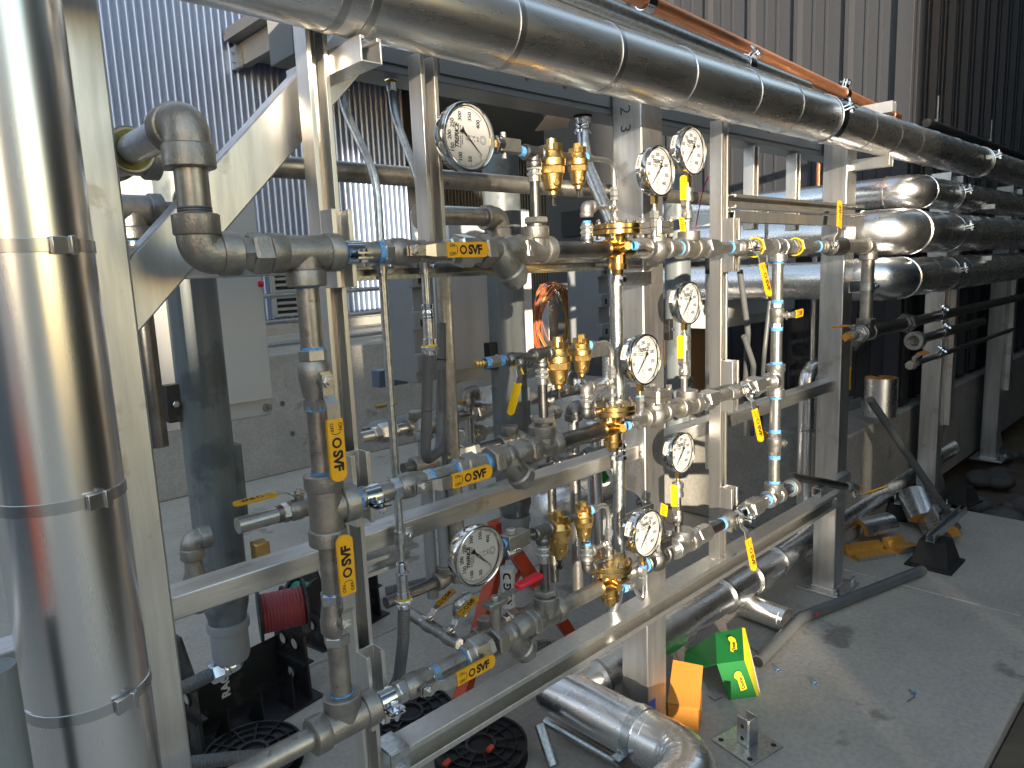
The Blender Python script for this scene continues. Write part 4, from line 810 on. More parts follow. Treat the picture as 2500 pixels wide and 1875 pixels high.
# ================================================================== PILOTS, GAUGES, TUBING
def A(s, y=YP): return at(s[0], s[1], Y=y)
def hexstack(a, b, label, segs, name='tube_fitting', cat='fitting', tape=None, g=None, m_=None):
    """turned fitting between a and b; segs = (f0, f1, radius, sides)"""
    a, b = V(a), V(b); d = (b-a); ps = []
    for i, (f0, f1, r, n) in enumerate(segs):
        ps.append(('hex' if n == 6 else 'barrel', MB().hexa(a+d*f0, a+d*f1, r) if n == 6 else MB().cyl(a+d*f0, a+d*f1, r, n=n, ch=min(.001, r*.2)), m_ or NICK))
    for f in tape or (): ps.append(('thread_tape', tape_mb(a+d*f, d, .0085, .008), TAPE))
    return multi(name, label, cat, ps, g)
UN = [(0, .18, .0135, 20), (.16, .36, .0165, 6), (.34, .50, .0135, 20), (.48, .66, .0165, 6), (.64, 1, .0135, 20)]
def pilot_set(nm, zrow, tee_s, bigs, smalls, down_s, base_s, tip, tube_s, kb=.90, ks=.75):
    T_ = A(tee_s); zb_ = T_.z
    solo('pipe_tee', 'small tee left of the larger brass pilot, %s row' % nm, 'pipe tee', tee_mb(T_, (1, 0, 0), (0, 0, -1), r=.0165, L=.030, Lb=.03, thick=.014), CASTD, 'pipe tees')
    xb_ = Xs(bigs, YP, zb_); xs_ = Xs(smalls, YP, zb_)
    pilot((xb_, YP, zb_), kb, 'larger brass pilot regulator of the %s row' % nm)
    pipe((xb_+.030, YP, zb_), (xs_-.024, YP, zb_+.002), 'black nipple between the two brass pilots of the %s row' % nm, r=.0085, m_=CASTD)
    pilot((xs_, YP, zb_+.004), ks, 'smaller brass pilot regulator of the %s row' % nm)
    pd = (T_.x, YP, Zs(down_s[0], T_.x, YP)); pe = (T_.x, YP, Zs(down_s[1], T_.x, YP)); pb = (T_.x, YP, Zs(base_s, T_.x, YP))
    hexstack(pd, pe, 'bright coupling below the small tee of the %s row' % nm, UN, 'tube_union', tape=[-.12])
    pipe(pb, pe, 'thin riser pipe feeding the pilots of the %s row' % nm, r=.0108, m_=PIPED)
    multi('hex_bushing', 'hex bushing under the pilot riser of the %s row' % nm, 'bushing', [('hex', MB().hexa(V(pb)-V((0, 0, .001)), V(pb)+V((0, 0, .013)), .0275, .3), CAST), ('thread', MB().cyl(V(pb)-V((0, 0, .014)), V(pb), .0205, n=22), CASTD)])
    xe = xs_+.028; xt = Xs(tube_s, YP, zb_-.1)
    zt2 = tip[0]; 
    nipple_stack([(xe, YP, zb_+.004), (xt, YP, zb_+.004), (xt, YP, Zs(tip[0], xt, YP))], 'bent steel tube from the small pilot down to the %s bronze regulator' % nm, r=.0062, rad=.035, nut=.011, tape=False)
    solo('thread_tape', 'wrap of blue tape at the small pilot outlet, %s row' % nm, 'tape', tape_mb((xe-.008, YP, zb_+.004), (1, 0, 0), .0095, .01), TAPE)
    za, zc = Zs(tip[0], xt, YP), Zs(tip[1], xt, YP)
    hexstack((xt, YP, za), (xt, YP, zc), 'stack of tube fittings above the %s bronze regulator' % nm, [(0, .12, .010, 6), (.12, .36, .0075, 12), (.34, .44, .0105, 6), (.44, .60, .0075, 12), (.58, .70, .0105, 6), (.7, .86, .0075, 12), (.84, 1, .0105, 6)], tape=[.93])
    return T_, xt
T1, xt1 = pilot_set('top', Z1, (1303, 374), 1347, 1410, (400, 445), 545, (480, 566), 1500)
T2, xt2 = pilot_set('middle', Z2, (1322, 865), 1362, 1419, (895, 938), 1030, (914, 992), 1494)
T3, xt3 = pilot_set('bottom', Z3, (1325, 1296), 1363, 1424, (1328, 1373), 1450, (1306, 1388), 1486)
def branch(nm, xt, s_t, s_e, s_u, s_b):
    t = A(s_t); t.x = xt; e = A(s_e); e.z = t.z
    nipple_stack([t, e], 'short tube branching left above the %s bronze regulator' % nm, r=.0045, rad=.01, nut=.0095)
    solo('pipe_elbow', 'small elbow with blue tape behind the smaller pilot, %s row' % nm, 'pipe elbow', elbow_mb(e-V((.012, 0, 0)), (1, 0, 0), (0, 0, -1), r=.0155, L=.024, thick=.012), CAST, 'pipe elbows')
    x = e.x-.012; u0, u1 = Zs(s_u[0], x, YP), Zs(s_u[1], x, YP)
    hexstack((x, YP, u0), (x, YP, u1), 'bright coupling under the small elbow, %s row' % nm, UN, 'tube_union', tape=[-.15, 1.02])
    c = V((x, YP, Zs(s_b, x, YP)))
    solo('pipe_elbow', 'small dark elbow into the side of the %s bronze regulator' % nm, 'pipe elbow', elbow_mb(c, (0, 0, 1), (1, 0, 0), r=.0155, L=.026, thick=.012), CASTD, 'pipe elbows')
    pipe(c+V((.02, 0, 0)), c+V((.075, .0, 0)), 'thin nipple into the side of the %s bronze regulator' % nm, r=.0075, m_=PIPED)
branch('top', xt1, (1497, 508), (1440, 510), (545, 585), 604); branch('middle', xt2, (1490, 935), (1438, 929), (955, 995), 1012); branch('bottom', xt3, (1484, 1325), (1440, 1321), (1330, 1372), 1390)
# gauges on their sides at the left
g = gauge(1146, 334, .0655, 1.075, 'large gauge lying on its side at the upper left with chrome case', (-1, 0, .04))
pipe((g.x-.004, g.y, g.z), (T1.x-.028, YP, T1.z), 'nipple with blue tape between the upper sideways gauge and the pilot tee', r=.0085, m_=NICK, tapes='b')
gx0, gx1 = Xs(1216, 1.09, g.z), Xs(1266, 1.09, g.z)
multi('block_valve', 'square bodied shutoff fitting beside the upper sideways gauge', 'fitting', [('body', MB().box(((gx0+gx1)/2, g.y, g.z), (gx1-gx0, .028, .028)), CAST, .002), ('hex', MB().hexa((gx0-.008, g.y, g.z), (gx0+.012, g.y, g.z), .019), CASTD), ('screw', MB().cyl((gx0+.02, g.y, g.z-.026), (gx0+.02, g.y, g.z+.026), .006, n=10), NICK)])
g = gauge(1172, 1358, .0655, 1.075, 'large gauge lying on its side near the bottom with its face toward the viewer', (-1, 0, .04))
gx0, gx1 = Xs(1236, 1.09, g.z), Xs(1287, 1.09, g.z)
multi('block_valve', 'square bodied shutoff fitting with blue tape beside the lower sideways gauge', 'fitting', [('body', MB().box(((gx0+gx1)/2, g.y, g.z), (gx1-gx0, .032, .032)), CAST, .002), ('tape', tape_mb((gx0-.008, g.y, g.z), (1, 0, 0), .009, .01), TAPE), ('cap', MB().hexa((gx0+.02, g.y, g.z+.016), (gx0+.02, g.y, g.z+.028), .011), NICK)])
pipe((gx1-.003, g.y, g.z), (T3.x-.028, YP, T3.z), 'nipple between the lower sideways gauge and the pilot tee', r=.0088, m_=PIPED)
pipe((g.x-.004, g.y, g.z), (gx0, g.y, g.z), 'stub behind the lower sideways gauge', r=.007, m_=NICK)
# middle row test valve in place of a gauge
b0 = A(q(22, 1770, 1372)); zz = T2.z-.0
X_ = [Xs(s, YP, zz) for s in (1160, 1186, 1206, 1222, 1232, 1280)]
pipe((X_[4], YP, zz), (T2.x-.026, YP, zz), 'black nipple left of the pilot tee in the middle row', r=.009, m_=CASTD)
valve(((X_[3]+X_[5])/2, YP, zz), (1, 0, 0), (-.1, -1, -.3), 'small sampling valve in the middle row, yellow lever hanging down', lever=(-.1, -1, 0), L=.055, r=.0145, s=.72, text=False, grip=YELB, mat_=CASTD)
multi('hose_adapter', 'brass hose barb with blue tape at the left end of the middle pilot line', 'fitting', [('barb', MB().lathe((X_[0], YP, zz), (1, 0, 0), [(0, .006)] + [(.003+i*.004, .0075 if i % 2 else .0095) for i in range(6)] + [(.03, .009)], 16), BRAS), ('coupling', MB().cyl((X_[1]+.008, YP, zz), (X_[2]+.012, YP, zz), .0125, n=18, ch=.001), CAST), ('thread_tape', tape_mb((X_[1]-.004, YP, zz), (1, 0, 0), .010, .013), TAPE), ('thread_tape', tape_mb((X_[2]+.012, YP, zz), (1, 0, 0), .010, .012), TAPE)])
tg = A(q(22, 2060, 1405)); solo('tag', 'small yellow paper tag on the sampling valve', 'tag', MB().ext([(0, 0), (.022, .006), (.03, -.022), (.018, -.014)], tg, (1, 0, 0), (0, .2, 1), (.0, .0006, 0)), YELB)
# upright gauges
def gset(sx, sy, R, Y, lb): return gauge(sx, sy, R, Y, lb)
def front_gauge(nm, sx, sy, R, Y, hex_s, port_s, xrow):
    g = gset(sx, sy, R, Y, 'upright gauge in front of the %s check valve, %s' % (nm, {'top': 'nearer of the top pair', 'middle': 'left of the middle pair', 'bottom': 'low beside the bronze regulator'}[nm]))
    x, y = g.x, g.y; z0, z1 = g.z, Zs(hex_s[1], x, y)
    hexstack((x, y, z0), (x, y, z1), 'hex fitting below the gauge of the %s check valve' % nm, [(0, .2, .008, 14), (.15, .7, .0125, 6), (.68, 1, .0085, 6)], tape=[.02] if nm != 'top' else [])
    e = V((x-.045, y, 0)); p = A(port_s, YP-.04)
    nipple_stack([(x, y, z1+.004), (x, y, z1-.07), p+V((.018, -.004, 0)), p], 'bent sensing tube from the gauge to the %s bronze regulator' % nm, r=.0055, rad=.03, nut=.010)
    solo('thread_tape', 'blue tape at the sensing port of the %s bronze regulator' % nm, 'tape', tape_mb(p+V((-.012, .005, 0)), (1, -.4, 0), .009, .01), TAPE)
front_gauge('top', 1612, 417, .0625, 1.055, (480, 545), (1556, 600), 0)
front_gauge('middle', 1577, 878, .0655, 1.06, (940, 988), (1540, 1038), 0)
front_gauge('bottom', 1583, 1303, .0630, 1.04, (1370, 1412), (1532, 1434), 0)
def riser_gauge(nm, sx, sy, R, base_s, s_pts, lever_s, m_=None, tag_=False):
    lb = {'top': 'rear upright gauge of the top pair', 'middle': 'upright gauge on the middle row riser, right of the column', 'bottom': 'upright gauge on the bottom row riser below the middle row'}[nm]
    g = gset(sx, sy, R, 1.075, lb); x, y = g.x, g.y
    Z = lambda s: Zs(s, x, y)
    hexstack((x, y, g.z), (x, y, Z(s_pts[0])), 'coupling under the %s' % lb.replace('upright ', '').split(',')[0], [(0, .12, .0085, 12), (.1, .42, .0165, 20), (.40, .62, .0145, 20), (.6, 1, .0165, 20)])
    pipe((x, y, Z(s_pts[1])), (x, y, Z(s_pts[0])), 'short pipe between coupling and valve on the %s gauge riser' % nm, r=.0095, m_=m_ or NICK)
    valve((x, y, Z((s_pts[1]+s_pts[2])/2)), (0, 0, 1), (-1, -.25, 0), 'small gauge isolating valve on the %s row riser, yellow lever up' % nm, lever=(1, 0, 0), L=abs(Z(s_pts[1])-Z(s_pts[2])), r=.0155, s=.62, text=False, grip=YELB, mat_=m_ or CAST)
    pipe((x, y, Z(base_s)), (x, y, Z(s_pts[2])), 'short pipe from the row up to the gauge valve, %s row' % nm, r=.0095, m_=m_ or NICK, tapes='')
    return x, y, Z
riser_gauge('top', 1693, 368, .0635, 572, (492, 505, 543), 0)
riser_gauge('middle', 1684, 740, .0590, 958, (855, 882, 925), 0)
x, y, Zf = riser_gauge('bottom', 1668, 1106, .0590, 1305, (1212, 1235, 1282), 0, CASTD)
def paper_tag(p, label, w=.03, h=.034, a=.5):
    d = V((math.cos(a), 0, -math.sin(a))); u = V((math.sin(a), .2, math.cos(a)))
    b = MB().ext([(0, 0), (w, 0), (w, -h), (0, -h)], p, d, u, (0, .0006, 0)); t = MB()
    for i in range(5): t.ext([(w*.12, -h*(.16+i*.16)), (w*(.6+.06*(i % 3)), -h*(.16+i*.16)), (w*(.6+.06*(i % 3)), -h*(.21+i*.16)), (w*.12, -h*(.21+i*.16))], V(p)+V((0, -.0004, 0)), d, u, (0, -.0001, 0))
    multi('paper_tag', label, 'tag', [('paper', b, YELB), ('print', t, INK)])
paper_tag(A(q(33, 1310, 1035), 1.05), 'yellow printed paper tag hanging below the bottom gauge riser lever', .035, .03, .5)
paper_tag(A(q(23, 1445, 250), 1.05), 'yellow paper tag hanging at the top gauge riser', .026, .036, .1)
# ================================================================== CONDUITS
def conduit(label, pts, r, m_=None, rad=.12, name='conduit', n=16, extra=(), cat='conduit'):
    return multi(name, label, cat, [('tube', MB().tube(fillet(pts, rad, 9), r, n), m_ or GALV)] + list(extra), o=pts[0])
def ribbed(label, pts, r, m_=None, rad=.1, pitch=.006, name='flexible_conduit'):
    P_ = fillet(pts, rad, 10); out = [P_[0]]; 
    for a, b in zip(P_, P_[1:]):
        k = max(1, int((b-a).length/(pitch/2))); out += [a.lerp(b, i/k) for i in range(1, k+1)]
    return multi(name, label, 'conduit', [('sheath', MB().tube(out, r, 12, True, lambda i: r*(1 if i % 2 else .93)), m_ or FLEX)], o=pts[0])
def connector(p, d, r, label, ring=YELB, m_=None, L=.05, name='conduit_connector'):
    p, d = V(p), V(d).normalized()
    ps = [('barrel', MB().cyl(p, p+d*L*.45, r*1.12, n=18, ch=.001), CHROM), ('gland_nut', MB().hexa(p+d*L*.45, p+d*L*.75, r*1.5), CHROM), ('nose', MB().cyl(p+d*L*.75, p+d*L, r*1.2, n=18, ch=.001), CHROM)]
    if ring: ps.append(('ring', MB().lathe(p+d*L*.36, d, [(0, r*1.1), (0, r*1.3), (.004, r*1.3), (.004, r*1.1)], 18, False), ring))
    return multi(name, label, 'connector', ps, 'conduit connectors')
yv = 1.20
c1p = [at(836, 205, Y=1.345), at(838, 262, Y=1.30), at(920, 432, Y=1.215), at(930, 620, Y=1.195), at(977, 1311, Y=1.195), at(979, 1368, Y=1.195)]
conduit('thin steel conduit dropping past the first post, nearer of the two', c1p, .0085, rad=.25)
connector(at(836, 207, Y=1.345), (0, 0, 1), .009, 'connector at the top of the nearer thin conduit', YELB, L=.04)
c2p = [at(957, 222, Y=1.345), at(962, 280, Y=1.30), at(1028, 455, Y=1.215), at(1036, 640, Y=1.195), at(1043, 745, Y=1.195)]
conduit('thin steel conduit dropping beside the sideways gauge, farther of the two', c2p, .0085, rad=.25)
connector(at(957, 224, Y=1.345), (0, 0, 1), .010, 'shiny connector with a yellow ring at the top of the farther conduit', YELB, L=.05)
p = at(1043, 742, Y=1.195); multi('conduit_coupling', 'bright crimped coupling on the farther conduit below the top row', 'coupling', [('barrel', MB().lathe(p-V((0, 0, .03)), (0, 0, 1), [(0, .0135), (.004, .0145), (.005, .011), (.012, .0125), (.018, .0105), (.022, .0128), (.028, .0128), (.03, .010)], 20), CHROM), ('sleeve', MB().cyl(p-V((0, 0, .075)), p-V((0, 0, .03)), .0118, n=18), GALV)])
connector(p-V((0, 0, .072)), (0, 0, -1), .0125, 'connector with a yellow ring where the flexible loop starts', YELB, L=.035)
p2 = p-V((0, 0, .105)); 
ribbed('flexible grey conduit loop hanging behind the middle row, front strand', [p2+V((-.004, 0, .002)), at(1042, 1000, Y=1.22), at(1038, 1125, Y=1.24), at(1075, 1100, Y=1.34), at(1078, 880, Y=1.40), at(1078, 790, Y=1.42)], .0125, rad=.05)
ribbed('thin flexible conduit beside the hanging loop', [at(1075, 900, Y=1.36), at(1080, 1050, Y=1.36), at(1088, 1140, Y=1.36)], .008)
p = at(979, 1372, Y=1.195); multi('conduit_coupling', 'bright crimped coupling on the nearer conduit below the middle rail', 'coupling', [('barrel', MB().lathe(p-V((0, 0, .026)), (0, 0, 1), [(0, .0135), (.003, .0145), (.005, .011), (.012, .0125), (.018, .0105), (.024, .0115), (.026, .010)], 20), CHROM), ('sleeve', MB().cyl(p-V((0, 0, .07)), p-V((0, 0, .026)), .0118, n=18), GALV)])
connector(p-V((0, 0, .066)), (0, 0, -1), .0125, 'connector with a yellow ring above the long grey flexible conduit', YELB, L=.036)
p3 = p-V((0, 0, .10))
ribbed('long grey flexible conduit sweeping down and left over the floor', [p3, at(985, 1560, Y=1.20), at(972, 1672, Y=1.24), at(880, 1765, Y=1.28), at(700, 1838, Y=1.30), at(560, 1852, Y=1.34), at(400, 1870, Y=1.4)], .0135, rad=.09)
for sy, lb in ((652, 'upper'),):
    for s_, l2 in ((931, 'nearer'), (1037, 'farther')): 
        pp = at(s_, sy, Y=1.193); multi('conduit_strap', 'strap holding the %s thin conduit to the rear strut rail' % l2, 'strap', [('band', MB().lathe(pp-V((0, 0, .012)), (0, 0, 1), [(0, .0088), (0, .012), (.024, .012), (.024, .0088)], 18, False), GALV), ('ear', MB().box(pp+V((.018, 0, 0)), (.016, .005, .024)), GALV), ('bolt', MB().hexa(pp+V((.018, -.012, 0)), pp+V((.018, -.003, 0)), .006), CHROM)])
pp = at(977, 1311, Y=1.195); multi('conduit_strap', 'strap holding the nearer thin conduit to the middle rail', 'strap', [('band', MB().lathe(pp-V((0, 0, .014)), (0, 0, 1), [(0, .0088), (0, .0125), (.028, .0125), (.028, .0088)], 18, False), GALV), ('ear', MB().box(pp+V((.02, 0, 0)), (.02, .006, .028)), GALV), ('bolt', MB().hexa(pp+V((.02, -.016, 0)), pp+V((.02, -.003, 0)), .007), CHROM)])
solo('short_strut', 'short strut under the middle rail behind the thin conduit', 'strut', strut_mb(V((.70, 1.235, .888)), V((pp.x+.06, 1.235, .888)), (0, -1, 0), .036), STRUT)
# thick galvanised conduit in the middle
yk2 = 1.165
top = at(1423, 300, Y=1.36)
k1 = [top, at(1428, 390, Y=1.34), at(1500, 560, Y=1.2), at(1503, 690, Y=yk2+.01), at(1512, 1040, Y=yk2+.01), at(1512, 1385, Y=yk2+.01), at(1502, 1480, Y=yk2+.03), at(1440, 1600, Y=yk2+.1)]
conduit('thick galvanised conduit snaking down behind the bronze regulators', k1, .0175, GALV, .2, n=22)
multi('conduit_connector', 'ribbed zinc connector under the wireway at the thick conduit', 'connector', [('barrel', MB().lathe(top-V((0, 0, .03)), (0, 0, 1), [(0, .020), (.003, .0245), (.010, .0245), (.014, .0205), (.022, .022), (.026, .0205), (.034, .0235), (.044, .0235), (.046, .02)], 26), CHROM), ('locknut', MB().cyl(top+V((0, 0, .016)), top+V((0, 0, .022)), .026, n=20), RUB)], 'conduit connectors')
p = at(1511, 1085, Y=yk2+.01); multi('conduit_coupling', 'ribbed zinc coupling on the thick conduit under the middle regulator', 'coupling', [('barrel', MB().lathe(p-V((0, 0, .042)), (0, 0, 1), [(0, .0185), (.002, .0225), (.012, .0225), (.016, .0195), (.024, .0205), (.03, .0195), (.036, .0235), (.046, .0235), (.050, .019)], 26), CHROM)])
for sy, lb in ((683, 'below the top regulator'), (1278, 'below the middle rail')):
    pp = at(1504 if sy < 900 else 1512, sy, Y=yk2+.01); multi('conduit_strap', 'strut strap on the thick conduit %s' % lb, 'strap', [('band', MB().lathe(pp-V((0, 0, .016)), (0, 0, 1), [(0, .018), (0, .0215), (.032, .0215), (.032, .018)], 22, False), GALV), ('arm', MB().bb((pp.x+.02, pp.y-.004, pp.z-.018), (1.662, pp.y+.004, pp.z+.018)), GALV, .001), ('bolt', MB().hexa(pp+V((-.005, -.032, 0)), pp+V((-.005, -.02, 0)), .009), CHROM)])
prn = text_mb('XXXX SA AS', .028, .0006, 1.1); prn.xf(frame((1.6618, 1.225, .86), (0, 0, -1), (-1, 0, 0))); part(cc, 'stencil_print', prn, INKG, o=V(cc.location))
# ================================================================== VESSELS, CABINETS, REAR EQUIPMENT
YV = 1.76
def vessel(sx, sy, zbot, label, r=.058, ztop=1.86):
    x = Xs(sx, YV, 1.48 if sx < 1000 else at(sx, sy, Y=YV).z); 
    ps = [('shell', MB().cyl((x, YV, zbot), (x, YV, ztop), r, n=36), VESP),
          ('reducer', MB().lathe((x, YV, zbot-.10), (0, 0, 1), [(0, r*.80), (.02, r*.82), (.05, r*.95), (.10, r*1.0)], 36), VESP),
          ('lower_head', MB().lathe((x, YV, zbot-.205), (0, 0, 1), [(0, r*.45), (.006, r*.72), (.02, r*.80), (.105, r*.80)], 36), CABG),
          ('collar', MB().lathe((x, YV, zbot-.115), (0, 0, 1), [(0, r*.84), (.002, r*.90), (.022, r*.90), (.024, r*.84)], 36), CABG),
          ('cable_channel', MB().bb((x+r*.86, YV-.02, zbot+.14), (x+r*1.28, YV+.02, zbot+.36)), VESP, .003)]
    for dz in (.44, .80): ps.append(('mounting_clip', MB().bb((x-r*1.5, YV-.012, zbot+dz), (x-r*.9, YV+.02, zbot+dz+.09)), BLK, .002, [('bolt', MB().hexa((x-r*1.22, YV-.024, zbot+dz+.045), (x-r*1.22, YV-.012, zbot+dz+.045), .008), CHROM)]))
    multi('sensor_column', label, 'vessel', ps, 'grey painted vertical vessels'); return x
xv = [vessel(466, 690, .72, 'grey painted vertical vessel with drip stains at the left behind the first riser'), vessel(1246, 990, .72, 'grey painted vertical vessel in the middle behind the strainers', r=.062), vessel(1655, 850, .72, 'grey painted vertical vessel behind the centre column, half in sun', r=.056)]
for i, x in enumerate(xv[:2]):
    c = V((x+.01, YV, .50)); lb = ('left', 'middle')[i]
    multi('conduit_elbow', 'zinc elbow under the %s grey vessel' % lb, 'conduit elbow', [('bend', elbow_mb(c, (0, 0, 1), (-1, 0, 0), r=.021, L=.036, thick=.016), CHROM), ('gland_nut', MB().hexa(c-V((.068, 0, 0)), c-V((.036, 0, 0)), .026), CHROM)])
    ribbed('grey flexible conduit running left from under the %s grey vessel' % lb, [c-V((.06, 0, 0)), c-V((.25, 0, .01)), c-V((.5, -.1, .02))], .017, rad=.1)
def cabinet(x0, x1, z0, z1, y, label, lip=.05):
    ps = [('body', MB().bb((x0, y, z0), (x1, y+.2, z1)), CABW, .005), ('door', MB().bb((x0+.004, y-.016, z0+lip), (x1-.004, y-.001, z1-.004)), CABW, .003),
          ('latch', MB().cyl((x1-.02, y-.012, z0+.024), (x1-.02, y-.001, z0+.024), .012, n=18), CABG, .0, [('key_slot', MB().cyl((x1-.02, y-.015, z0+.024), (x1-.02, y-.012, z0+.024), .006, n=12), CASTD)])]
    return multi('enclosure', label, 'enclosure', ps, 'light grey enclosures')
def cx(s, y=2.0, z=1.3): return Xs(s, y, z)
cabinet(cx(322), cx(652), 1.09, 1.80, 2.0, 'light grey enclosure behind the left grey vessel')
cabinet(cx(1098), cx(1296), 1.085, 1.72, 2.0, 'light grey enclosure behind the middle grey vessel')
cabinet(Xs(1752, 2.0, 1.3), Xs(1936, 2.0, 1.3), 1.13, 1.75, 2.0, 'light grey enclosure behind the right strut post, crossed by sun')
b_ = at(630, 693, Y=1.985); solo('indicator_lamp', 'red knob on the edge of the left enclosure', 'knob', MB().lathe(b_, (1, -.6, 0), [(0, .006), (.004, .010), (.012, .010), (.016, .006)], 18), REDG)
def latch_box(sx, s_y, label, n=3):
    p = at(sx, s_y[0], Y=1.9); x = p.x; z0, z1 = Zs(s_y[1], x, 1.9), p.z; ps = [('body', MB().bb((x, 1.88, z0), (x+.09, 2.05, z1)), CABG, .004)]
    for i in range(n):
        z = z0+(z1-z0)*(.10+.36*i); ps.append(('latch', MB().bb((x-.012, 1.855, z), (x+.05, 1.879, z+(z1-z0)*.16)), CABG, .003, [('slot', MB().bb((x+.01, 1.851, z+.012), (x+.02, 1.8545, z+.034)), DARK)]))
    multi('junction_box', label, 'junction box', ps, 'grey plastic boxes with clip latches')
latch_box(992, (650, 935), 'grey plastic junction box with clip latches behind the thin conduits'); latch_box(1450, (640, 842), 'grey plastic junction box with clip latches left of the thick conduit')
b_ = at(952, 920, Y=2.6); multi('transducer_box', 'small blue grey sensor box behind the nearer conduit', 'sensor', [('body', MB().box(b_, (.15, .06, .075)), TEAL, .004), ('cap', MB().cyl(b_+V((.07, 0, .01)), b_+V((.11, 0, .01)), .022, n=16), CABG)])
# vertical pipes behind
pz = at(1082, 700, Y=1.62); pipe((pz.x, 1.62, .55), (pz.x, 1.62, 1.50), 'dull vertical pipe between the first two grey vessels', r=.0235, m_=PIPE)
pz = at(1735, 860, Y=1.55); pipe((pz.x, 1.55, .62), (pz.x, 1.55, 1.46), 'speckled vertical pipe left of the right strut post', r=.0215, m_=NICK)
solo('pipe_socket', 'black socket on top of the speckled vertical pipe', 'socket', MB().cyl((pz.x, 1.55, 1.44), (pz.x, 1.55, 1.53), .0235, n=22, ch=.002), BLK)
pz = at(1985, 860, Y=1.75); pipe((pz.x, 1.75, .0), (pz.x, 1.75, 1.5), 'shiny thin vertical pipe behind the right column', r=.018, m_=NICK)
pz = at(1455, 1300, Y=2.0); pipe((pz.x, 2.0, .0), (pz.x, 2.0, .80), 'bright stainless leg under the rear vessel', r=.033, m_=JACKV)
c0 = at(1240, 500, Y=1.45); e0 = at(1215, 520, Y=1.45)
elbow(at(1217, 532, Y=1.30), (-1, 0, 0), (0, 0, -1), 'cast elbow behind the strainer of the top row', CAST, r=.030, L=.05)
pe = at(1217, 532, Y=1.30); pipe(pe-V((.19, 0, 0)), pe-V((.04, 0, 0)), 'pipe running left from the cast elbow behind the top strainer', r=.020, thr='b')
pipe(pe-V((0, 0, .12)), pe-V((0, 0, .04)), 'threaded nipple below the cast elbow behind the top strainer', r=.018, m_=PIPED, thr='b')
solo('pipe_coupling', 'dark coupling at the left end of the pipe behind the top strainer', 'coupling', MB().lathe(pe-V((.24, 0, 0)), (1, 0, 0), [(0, .03), (.02, .034), (.05, .026), (.055, .02)], 24), CASTD)
# flanges and pipes at mid height behind (hand valves, unions)
def bg_pipe(a, b, r, label, m_=None): return pipe(a, b, label, r=r, m_=m_ or PIPE)
ya = 2.35
a = at(905, 1055, Y=ya); b = at(1060, 990, Y=ya+.0); b.z = a.z
multi('filter_body', 'silver grey cast drier body on the rear piping left of the flexible loop', 'filter', [('body', MB().lathe(a, (1, 0, 0), [(0, .02), (.01, .036), (.03, .040), (.26, .040), (.28, .032), (.34, .032)], 26), CABG), ('end_cap', MB().hexa(a-V((.03, 0, 0)), a, .026), CASTD), ('stem', MB().cyl(a+V((.1, 0, .03)), a+V((.1, 0, .1)), .014, n=14).cyl(a+V((.03, 0, .095)), a+V((.13, 0, .095)), .008, n=10), BRAS)])
union(a+V((.36, 0, 0)), a+V((.48, 0, 0)), 'hex union right of the silver drier body', NICK, .042)
pipe(a+V((.34, 0, 0)), a+V((.75, 0, 0)), 'rear pipe passing the silver drier body', r=.022, m_=PIPE)
p = at(1150, 1062, Y=2.0); union(p-V((.05, 0, 0)), p+V((.06, 0, 0)), 'large hex union left of the middle grey vessel', NICK, .040); pipe(p+V((.05, 0, 0)), p+V((.4, 0, 0)), 'thin pipe right of the large hex union behind the middle row', r=.014, m_=NICK)
p = at(1100, 1015, Y=2.3); pipe(p, p+V((.9, 0, 0)), 'thick dull rear pipe at the height of the middle row', r=.03, m_=PIPE)
def flange(c, ax, R, label, m_=None, nb=8):
    c, ax = V(c), V(ax).normalized(); x_, y_ = perp(ax); ps = [('plate', MB().lathe(c, ax, [(0, R*.98), (.002, R), (.018, R), (.02, R*.98)], 40), m_ or JACKB)]
    for i in range(nb):
        a_ = i*2*math.pi/nb; u = (x_*math.cos(a_)+y_*math.sin(a_))*R*.8; ps.append(('bolt', MB().hexa(c+u-ax*.012, c+u, .012).cyl(c+u-ax*.026, c+u, .007, n=8), NICK))
    return multi('pipe_flange', label, 'flange', ps, 'stainless pipe flanges')
fc = at(1220, 1000, Y=2.2); flange(fc, (-1, 0, 0), .11, 'stainless bolted flange left of the middle grey vessel')
# large stainless heat exchanger behind the middle regulator
hx = at(1400, 1010, Y=2.35); Lh = 1.1
multi('heat_exchanger', 'polished stainless horizontal vessel behind the middle bronze regulator', 'heat exchanger', [('shell', MB().lathe(hx, (1, 0, 0), [(0, .12), (.004, .15), (.9, .15)], 48), JACK), ('channel_flange', MB().lathe(hx-V((.03, 0, 0)), (1, 0, 0), [(0, .19), (.003, .195), (.035, .195), (.038, .19)], 48), JACKB), ('nozzle', MB().cyl(hx+V((.3, 0, .14)), hx+V((.3, 0, .26)), .04, n=24), JACKB), ('saddle', MB().bb(hx+V((.25, -.1, -.9)), hx+V((.29, .1, -.14))), CABG)])
hg = at(1345, 952, Y=2.05)
gauge(1345, 955, .052, 2.05, 'small round gauge half hidden behind the pilot riser of the middle row', (0, 0, 1))
hexstack(hg-V((0, 0, .17)), hg-V((0, 0, .055)), 'valve stem under the half hidden round gauge', [(0, .4, .02, 16), (.38, .6, .026, 6), (.6, 1, .012, 12)])
h2 = at(1430, 1230, Y=2.35); multi('lower_vessel', 'second stainless vessel lying low behind the middle rail', 'vessel', [('shell', MB().lathe(h2-V((.35, 0, -.02)), (1, 0, 0), [(0, .05), (.03, .11), (.1, .13), (.85, .13)], 40), JACK), ('ring', MB().lathe(h2-V((.1, 0, -.02)), (1, 0, 0), [(0, .131), (0, .137), (.03, .137), (.03, .131)], 40, False), JACKB)])
